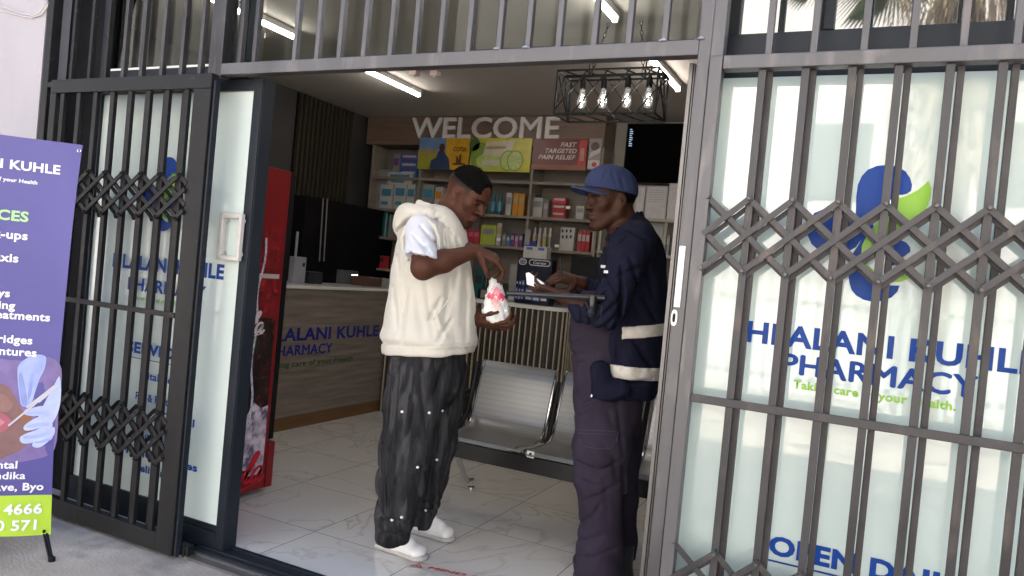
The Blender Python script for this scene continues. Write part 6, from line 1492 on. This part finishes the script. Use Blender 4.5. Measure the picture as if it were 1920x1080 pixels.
# brim: a curved tongue of cloth
mb = MB(); nn_, mm_ = 14, 8; vs = []
for side in (0, 1):
    for i in range(nn_ + 1):
        a = -1 + 2 * i / nn_
        for j in range(mm_ + 1):
            r = j / mm_; ext = math.sqrt(max(0, 1 - a * a)) ** .8
            x = .088 + .0 - .036 * a * a + r * (.100 * ext); y = a * .074; z = .060 - .034 * a * a + r * .002 * ext + (.003 if side == 0 else -.001)
            vs.append(to_world(h2.P(x, y, z)))
K = (nn_ + 1) * (mm_ + 1); fs = []
for i in range(nn_):
    for j in range(mm_):
        q = i * (mm_ + 1) + j; fs.append((q, q + 1, q + mm_ + 2, q + mm_ + 1)); fs.append((K + q, K + q + mm_ + 1, K + q + mm_ + 2, K + q + 1))
rim_ = [j for j in range(mm_ + 1)] ; border = [i * (mm_ + 1) + mm_ for i in range(nn_ + 1)]
for a, b in zip(border[:-1], border[1:]): fs.append((a, K + a, K + b, b))
mb.add(vs, fs).build('cap_brim', capm, p2, smooth=True)
MB().lathe(to_world(h2.P(-.002, 0, .156)) - np.array([0, 0, .003]), [(.003, 0), (.009, .002), (.009, .005), (.004, .009)], 10).build('cap_button', capm, p2, smooth=True)
# short hair under the cap
H2 = Fld(*[ax_range(h2.o[i] - .13, h2.o[i] + .13, .0036) for i in range(3)])
H2.ell(h2.P(-.014, 0, .040), (.1015 * 1.03, .0785 * 1.03, .0895 * 1.03), A2, .01); H2.plane(h2.P(-.030, 0, .0), h2.f * .95 - h2.u * .3, k=.006); H2.plane(h2.P(-.07, 0, -.020), -h2.u + h2.f * .25, k=.006)
H2.plane(h2.P(0, 0, .065), h2.u, k=.004)
emit_mesh('hair', H2.mesh(), hair_m, p2)
# ---------- jacket
navyj = M('navy_work_cloth', (.0095, .010, .023), .85, 0, .14, 7, .0008, 320, ior=1.2)
refl = M('reflective_band', (.60, .56, .50), .45, .1, .12, 40, .0006, 120)
lo = pt(1060, 765, 3.1); hi = pt(1265, 385, 3.1)
JK = Fld(ax_range(lo[0] - .02, hi[0] + .05, .0055), ax_range(lo[1] - .02, hi[1] + .04, .0055), ax_range(2.86, 3.66, .0062))
def stack(F_, secs, dd, k=.03):
    for (l0, r0, y0, w0), (l1, r1, y1, w1) in zip(secs[:-1], secs[1:]): F_.ecap(pt((l0 + r0) / 2, y0, dd), pt((l1 + r1) / 2, y1, dd), ((r0 - l0) / 2 / F * dd, w0), ((r1 - l1) / 2 / F * dd, w1), R_, k)
stack(JK, [(1163, 1214, 428, .10), (1146, 1232, 452, .19), (1128, 1244, 490, .205), (1114, 1250, 540, .205), (1106, 1252, 590, .20), (1104, 1248, 640, .20), (1107, 1241, 695, .195), (1112, 1234, 722, .19)], d2)
JK.cone(pt(1192, 452, 3.10), pt(1176, 470, 3.09), .085, .085, .03)
JK.cone(pt(1190, 455, 3.09), pt(1140, 584, 2.995), .088, .072, .03)
JK.ecap(pt(1140, 586, 2.995), pt(1094, 586, 3.04), (.070, .066), (.050, .050), UPV, .02); JK.ecap(pt(1094, 586, 3.04), pt(1077, 576, 3.06), (.050, .05), (.036, .038), UPV, .015)
JK.cone(pt(1170, 452, 3.50), pt(1135, 585, 3.49), .085, .068, .03); JK.cone(pt(1135, 585, 3.49), pt(1096, 536, 3.38), .064, .046, .02)
# stand collar
for (x0, y0, z0), (x1, y1, z1) in zip([(1138, 450, 3.25), (1158, 434, 3.20), (1184, 418, 3.205), (1202, 410, 3.27), (1203, 410, 3.34), (1190, 417, 3.40), (1160, 434, 3.40), (1138, 450, 3.35)][:-1], [(1158, 434, 3.20), (1184, 418, 3.205), (1202, 410, 3.27), (1203, 410, 3.34), (1190, 417, 3.40), (1160, 434, 3.40), (1138, 450, 3.35)]):
    JK.ecap(pt(x0, y0, z0), pt(x1, y1, z1), (.036, .012), (.036, .012), UPV, .012)
JK.plane(pt(1170, 742, d2), -UPV + R_ * .05, k=.02)
wrinkles(JK, amp_scale=1.8, segs=[((1130, 500), (1160, 560), 3.0, .010, .010), ((1150, 520), (1205, 500), 3.0, .010, .009), ((1180, 480), (1205, 560), 3.0, .012, .008), ((1118, 600), (1160, 560), 3.0, .009, .012), ((1110, 585), (1128, 560), 3.0, .008, .010), ((1125, 620), (1150, 590), 3.0, .009, .011),
               ((1168, 540), (1150, 610), 3.0, .012, .009), ((1100, 570), (1108, 610), 3.0, .007, .009), ((1090, 566), (1092, 606), 3.0, .007, .008), ((1215, 460), (1235, 560), 3.0, .014, .008), ((1165, 500), (1158, 625), 3.0, .008, .014), ((1158, 640), (1162, 690), 3.1, .010, .008), ((1120, 640), (1135, 690), 3.1, .012, .009), ((1190, 640), (1225, 690), 3.1, .012, .009),
               ((1205, 540), (1240, 600), 3.0, .012, .009), ((1180, 430), (1215, 450), 3.0, .009, .009), ((1150, 470), (1185, 440), 3.0, .009, .008), ((1140, 540), (1120, 570), 3.0, .009, .009), ((1175, 720), (1225, 715), 3.1, .010, .010)])
cloth_noise(JK, .0085, 36, 11, (1, .8, 1))
# open front: remove a wedge in front so the plum overall shows
full = JK.copy()
nk = h2.P(-.035, 0, -.03)
JK.cone(nk, pt(1178, 440, d2), .066, .070, .008, 's'); JK.cone(pt(1150, 420, d2), pt(1140, 440, d2), .05, .05, .01, 's')
emit_mesh('jacket', JK.mesh(), navyj, p2, smooth_it=1)
X, Y, Z = np.meshgrid(*full.ax, indexing='ij'); PXg = X / Z * F + PX; PYg = -Y / Z * F + PY
yb = 618 + (PXg - 1200) * -.05 ; g = full.copy()
g.f = np.maximum(np.maximum(full.f - .0035, np.abs(Y - pt(0, 621, 3.15)[1] + (X - pt(1200, 0, 3.15)[0]) * -.06) - .026), (1166 - PXg) / F * 3.1)
emit_mesh('reflective_band', g.mesh(), refl, p2)
g = full.copy(); g.f = np.maximum(np.maximum(full.f - .0035, np.abs(Y - pt(0, 697, 3.15)[1] + (X - pt(1170, 0, 3.15)[0]) * .10) - .028), (1104 - PXg) / F * 3.1)
emit_mesh('reflective_band', g.mesh(), refl, p2)
jk = [o for o in p2.children if o.name.startswith('jacket')]
for pts in ([(1134, 628), (1130, 680)], [(1112, 560), (1128, 575), (1126, 602)]): seam(jk, pts, .0028, M('navy_seam', (.012, .013, .028), .8), 'jacket_seam', p2)
for px, py, a in ((1132, 500, 1), (1138, 510, .8)):
    r = surf('', jk, px, py)
    if r: MB().box(r[0][0] - .010, r[0][0] + .012, r[0][1] - .010, r[0][1] - .004, r[0][2] - .006 * a, r[0][2] + .006).build('chest_emblem', M('emblem_white', (.6, .6, .62), .5), p2)
# ---------- plum overall
plum = M('plum_work_cloth', (.031, .0235, .038), .88, 0, .16, 6, .0009, 300, ior=1.25)
O = Fld(ax_range(pt(1055, 0, 3.2)[0], pt(1235, 0, 3.35)[0], .0055), ax_range(pt(0, 1080, 3.2)[1], pt(0, 545, 3.2)[1], .0055), ax_range(3.02, 3.62, .0062))
stack(O, [(1090, 1190, 560, .14), (1072, 1200, 600, .15), (1068, 1205, 630, .155), (1074, 1208, 680, .16), (1076, 1206, 730, .165), (1075, 1202, 780, .165)], d2)
def leg2(secs):
    for (l0, r0, y0, dd0, w0), (l1, r1, y1, dd1, w1) in zip(secs[:-1], secs[1:]):
        O.ecap(pt((l0 + r0) / 2, y0, dd0), pt((l1 + r1) / 2, y1, dd1), ((r0 - l0) / 2 / F * dd0, w0), ((r1 - l1) / 2 / F * dd1, w1), R_, .03)
leg2([(1076, 1190, 770, 3.23, .105), (1075, 1186, 840, 3.22, .105), (1077, 1178, 900, 3.22, .10), (1086, 1172, 955, 3.22, .095), (1083, 1172, 1010, 3.22, .095), (1078, 1166, 1060, 3.22, .095), (1078, 1166, 1095, 3.22, .095)])
leg2([(1100, 1206, 770, 3.38, .105), (1105, 1202, 850, 3.40, .105), (1110, 1196, 930, 3.41, .10), (1110, 1193, 1010, 3.42, .095), (1108, 1192, 1058, 3.42, .09)])
O.plane(pt(1150, 1062, 3.42), -UPV, k=.004, lo=[-9, -9, 3.325], hi=[9, 9, 99])
wrinkles(O, amp_scale=1.1, segs=[((1084, 872), (1118, 884), 3.1, .008, .009), ((1112, 892), (1165, 868), 3.1, .010, .008), ((1088, 905), (1128, 915), 3.1, .007, .009), ((1120, 935), (1168, 905), 3.1, .011, .008), ((1098, 945), (1125, 930), 3.1, .007, .006), ((1105, 985), (1128, 950), 3.1, .010, .010), ((1092, 1000), (1108, 975), 3.1, .009, .009),
              ((1084, 1030), (1130, 1008), 3.1, .010, .010), ((1120, 1045), (1165, 1030), 3.1, .009, .009), ((1086, 1058), (1120, 1048), 3.1, .007, .010), ((1135, 900), (1140, 980), 3.1, .013, .006), ((1150, 850), (1158, 900), 3.1, .012, .006), ((1090, 770), (1130, 745), 3.1, .009, .008), ((1085, 790), (1120, 772), 3.1, .009, .008), ((1160, 760), (1170, 860), 3.1, .010, .008),
              ((1078, 650), (1098, 640), 3.1, .008, .010), ((1076, 670), (1098, 668), 3.1, .008, .010), ((1085, 690), (1100, 682), 3.1, .006, .010), ((1172, 880), (1180, 1040), 3.1, .012, .012), ((1100, 700), (1096, 730), 3.1, .010, .006), ((1140, 770), (1150, 800), 3.1, .010, .006)])
cloth_noise(O, .0060, 40, 21, (.8, 1.3, 1))
# cargo pocket
pk_ = [(1085, 808, 1158, 812), (1085, 838, 1150, 842)]
ob_ = emit_mesh('overall', O.mesh(), plum, p2, smooth_it=1)
oo = [ob_]
pm2 = M('plum_seam', (.038, .026, .042), .85)
for pts in ([(1084, 806), (1120, 807), (1159, 809)], [(1159, 809), (1156, 828), (1146, 841)], [(1146, 841), (1118, 841), (1092, 836)], [(1092, 836), (1086, 820)], [(1084, 812), (1120, 813), (1156, 815)]): seam(oo, pts, .0026, pm2, 'pocket_seam', p2)
# jacket pocket flap hanging at the front corner
MBf = Fld(ax_range(pt(1092, 0, 3.1)[0], pt(1190, 0, 3.1)[0], .005), ax_range(pt(0, 765, 3.1)[1], pt(0, 660, 3.1)[1], .005), ax_range(3.00, 3.35, .005))
MBf.ecap(pt(1124, 690, 3.12), pt(1132, 738, 3.12), (.045, .035), (.052, .040), R_, .02); MBf.ecap(pt(1132, 738, 3.12), pt(1165, 730, 3.10), (.05, .04), (.04, .04), UPV, .03)
MBf.plane(pt(1130, 750, 3.12), -UPV + R_ * -.15, k=.006); cloth_noise(MBf, .004, 50, 5)
emit_mesh('jacket_flap', MBf.mesh(), navyj, p2, smooth_it=1)
r = pt(1109, 745, 3.075)
MB().lathe(to_world(r), [(.003, 0), (.006, .003), (.003, .012)], 8).build('snap_button', chrome, p2)
# ---------- boots
bt_ = M('black_leather', (.010, .010, .010), .4, 0, .3, 20)
def boot(c, fwd):
    c = np.array(c, float); c[2] = 0; f = np.array(fwd, float); f[2] = 0; f /= np.linalg.norm(f); l = np.array([-f[1], f[0], 0])
    g = Fld(ax_range(-.14, .20, .005), ax_range(-.07, .07, .005), ax_range(-.005, .2, .005))
    g.ecap((-.06, 0, .05), (.0, 0, .06), (.042, .05), (.045, .05), (0, 1, 0), .02); g.ecap((0, 0, .055), (.13, 0, .038), (.046, .048), (.048, .036), (0, 1, 0), .02); g.ecap((-.05, 0, .06), (-.045, 0, .18), (.045, .045), (.045, .05), (0, 1, 0), .02)
    X, Y, Z = np.meshgrid(*g.ax, indexing='ij'); g.f = np.maximum(g.f, .002 - Z)
    V, Q = g.mesh(); Wd = c + V[:, :1] * f + V[:, 1:2] * l + V[:, 2:] * EZ
    me = bpy.data.meshes.new('boot'); me.from_pydata([tuple(v - np.array(wloc(p2))) for v in Wd], [], [tuple(q) for q in Q]); me.materials.append(bt_); me.polygons.foreach_set('use_smooth', [True] * len(me.polygons))
    bm = bmesh.new(); bm.from_mesh(me); bmesh.ops.recalc_face_normals(bm, faces=bm.faces); bm.to_mesh(me); bm.free(); ob = bpy.data.objects.new('boot', me); COL.objects.link(ob); ob.parent = p2
fw = to_world(pt(1000, 500, 3)) - to_world(pt(1100, 500, 3))
boot(onz(1138, 1070, 0), fw); boot(onz(1142, 1100, 0), fw)
# ---------- paper, pen, baton
pp = thing('paper_slip', 'folded white paper slip in the left hand of the man in the cap', 'paper', tuple(to_world(pt(1002, 528, 3.12))))
Pq = [(986, 512, 3.13), (992, 511, 3.13), (1020, 531, 3.10), (1014, 541, 3.10), (988, 533, 3.12)]
q = [to_world(pt(*a)) for a in Pq]; nrm = _unit(np.cross(q[1] - q[0], q[2] - q[0])) * .0008
mb = MB(); n = len(q); mb.add(list(q) + [a + nrm for a in q], [tuple(range(n)), tuple(reversed(range(n, 2 * n)))] + [(i, i + n, (i + 1) % n + n, (i + 1) % n) for i in range(n)])
mb.build('sheet', M('white_paper', (.80, .80, .82), .6, 0, .03), pp)
q2 = [to_world(pt(*a)) for a in [(988, 514, 3.125), (1004, 522, 3.105), (1000, 535, 3.11), (988, 531, 3.12)]]; mb = MB(); mb.add(q2 + [a + nrm for a in q2], [(0, 1, 2, 3), (7, 6, 5, 4), (0, 4, 5, 1), (1, 5, 6, 2), (2, 6, 7, 3), (3, 7, 4, 0)]); mb.build('fold', M('white_paper', (.8, .8, .82), .6), pp)
pn = thing('pen', 'dark pen held upright in the right hand of the man in the cap', 'pen', tuple(to_world(pt(1049, 500, 3.27))))
MB().tube([to_world(pt(1053, 520, 3.29)), to_world(pt(1050, 482, 3.30))], .0036, 8).build('barrel', black_pl, pn, smooth=True); MB().tube([to_world(pt(1053, 520, 3.29)), to_world(pt(1054, 530, 3.288))], [.0034, .001], 8).build('tip', chrome, pn)
bn_ = thing('baton', 'black side handle baton tucked level under the arm of the man in the cap', 'baton', tuple(to_world(pt(1030, 555, 3.05))))
bmt = M('black_polymer', (.014, .015, .016), .32, 0, .1)
MB().tube([to_world(pt(950, 550, 3.02)), to_world(pt(953, 550, 3.02)), to_world(pt(1112, 558, 2.96)), to_world(pt(1134, 559, 2.955))], [.009, .0108, .0108, .0108], 14).build('shaft', bmt, bn_, smooth=True)
MB().tube([to_world(pt(1112, 556, 2.955)), to_world(pt(1111, 575, 2.95)), to_world(pt(1109, 580, 2.945)), to_world(pt(1108, 588, 2.94)), to_world(pt(1108, 594, 2.94))], [.017, .013, .016, .018, .010], 12).build('side_handle', bmt, bn_, smooth=True)
# ================================================================== across the street (seen mirrored in the glass)
wwhite = M('white_block_wall', (.72, .71, .69), .8, 0, .06, 2, dirt=((.6, .58, .55), 4, .6))
yw = thing('boundary_wall', 'white boundary wall across the street mirrored in the shop window', 'wall', (0, -7, GZ))
MB().box(-50, 25, -7.2, -7.0, GZ, 2.55).build('wall_blocks', wwhite, yw)
rz = MB(); pts = []
for k in range(0, 900):
    a = k * .35; pts.append((-6 + k * .0155, -7.1 + .22 * math.cos(a), 2.78 + .2 * math.sin(a)))
rz.tube(pts, .006, 4)
tag(rz.build('razor_wire', M('galvanised_wire', (.25, .25, .25), .5, .8)), 'coil of razor wire on top of the white boundary wall', 'wire')
hb = thing('tall_white_building', 'tall white building behind the boundary wall across the street', 'building', (3, -16, GZ))
MB().box(-13, 30, -22, -16, GZ, 11).build('wall', wwhite, hb)
for x in (-10, -6, -2, 2, 6, 10):
    MB().box(x, x + 1.6, -16, -15.97, 4, 6).build('window', M('dark_pane', (.1, .12, .12), .2), hb)
gb_ = thing('added_dark_building', 'added dark grey building, unseen, darkening the reflections in the left transom glass', 'building', (-37, -16, GZ))  # unseen block added to darken what the left transom mirrors
MB().box(-62, -13.2, -22, -16, GZ, 12).build('wall', M('dark_render', (.10, .095, .09), .8, 0, .2, 1), gb_)
for x in (-50, -40, -30, -20): MB().box(x, x + 3, -16, -15.97, 3, 6).build('window', M('dark_pane', (.1, .12, .12), .2), gb_)
pf = thing('palisade_fence', 'white palisade fence along the far kerb mirrored in the shop window', 'fence', (0, -5.5, GZ))
pm = MB()
for k in range(70):
    x = -5 + k * .15
    pm.prism([(-.03, 0), (.03, 0), (.03, 1.75), (0, 1.85), (-.03, 1.75)], (x, -5.5, GZ + .05), (1, 0, 0), (0, 0, 1), (0, .01, 0))
pm.box(-5, 5.5, -5.53, -5.49, .3, .36).box(-5, 5.5, -5.53, -5.49, 1.3, 1.36)
pm.build('pales', M('grey_pales', (.4, .43, .41), .6), pf)
# palm with a skirt of dead fronds
pal = thing('palm_tree', 'fan palm with a shaggy skirt of dry fronds across the street', 'tree', (.7, -6.2, GZ))
MB().lathe((.7, -6.2, GZ), [(.28, 0), (.24, 1), (.22, 6), (.2, 7.2)], 14).build('trunk', M('palm_trunk', (.2, .15, .11), .9, bump=.02, bs=12), pal, smooth=True)
sk = MB(); rr = random.Random(3)
for k in range(1500):
    a = rr.uniform(0, 6.283); z = rr.uniform(3.2, 6.6); r = rr.uniform(.3, .95)
    p = Vector((.7 + math.cos(a) * r, -6.2 + math.sin(a) * r, z)); L = rr.uniform(.4, .9)
    q = p + Vector((math.cos(a) * .12 + rr.uniform(-.1, .1), math.sin(a) * .12, -L)); s = Vector((-math.sin(a), math.cos(a), 0)) * rr.uniform(.008, .022)
    sk.add([p - s, p + s, q], [(0, 1, 2)])
sk.build('dry_fronds', M('dry_fronds', (.42, .33, .22), .8, 0, .3, 9), pal)
fo = MB()
for k in range(34):
    a = k * 2.399; up = rr.uniform(-.5, 1.1); L = rr.uniform(1.4, 2.0)
    d = Vector((math.cos(a) * math.cos(up), math.sin(a) * math.cos(up), math.sin(up))); c = Vector((.7, -6.2, 7.1)); e = c + d * L
    sd_ = d.cross(Vector((0, 0, 1))).normalized(); un = sd_.cross(d)
    fo.bar(c, e, .02, .02)
    for j in range(30):
        b = (j / 29 - .5) * 2.6; dd = (d * math.cos(b) + sd_ * math.sin(b)); t_ = e + dd * .95 + Vector((0, 0, -.25)); s = dd.cross(un).normalized() * .022
        fo.add([e - s * .4, e + s * .4, e + dd * .6 + s, t_, e + dd * .6 - s], [(0, 1, 2, 3, 4)])
fo.build('fronds', M('palm_fronds', (.16, .21, .10), .6, 0, .3, 5), pal)
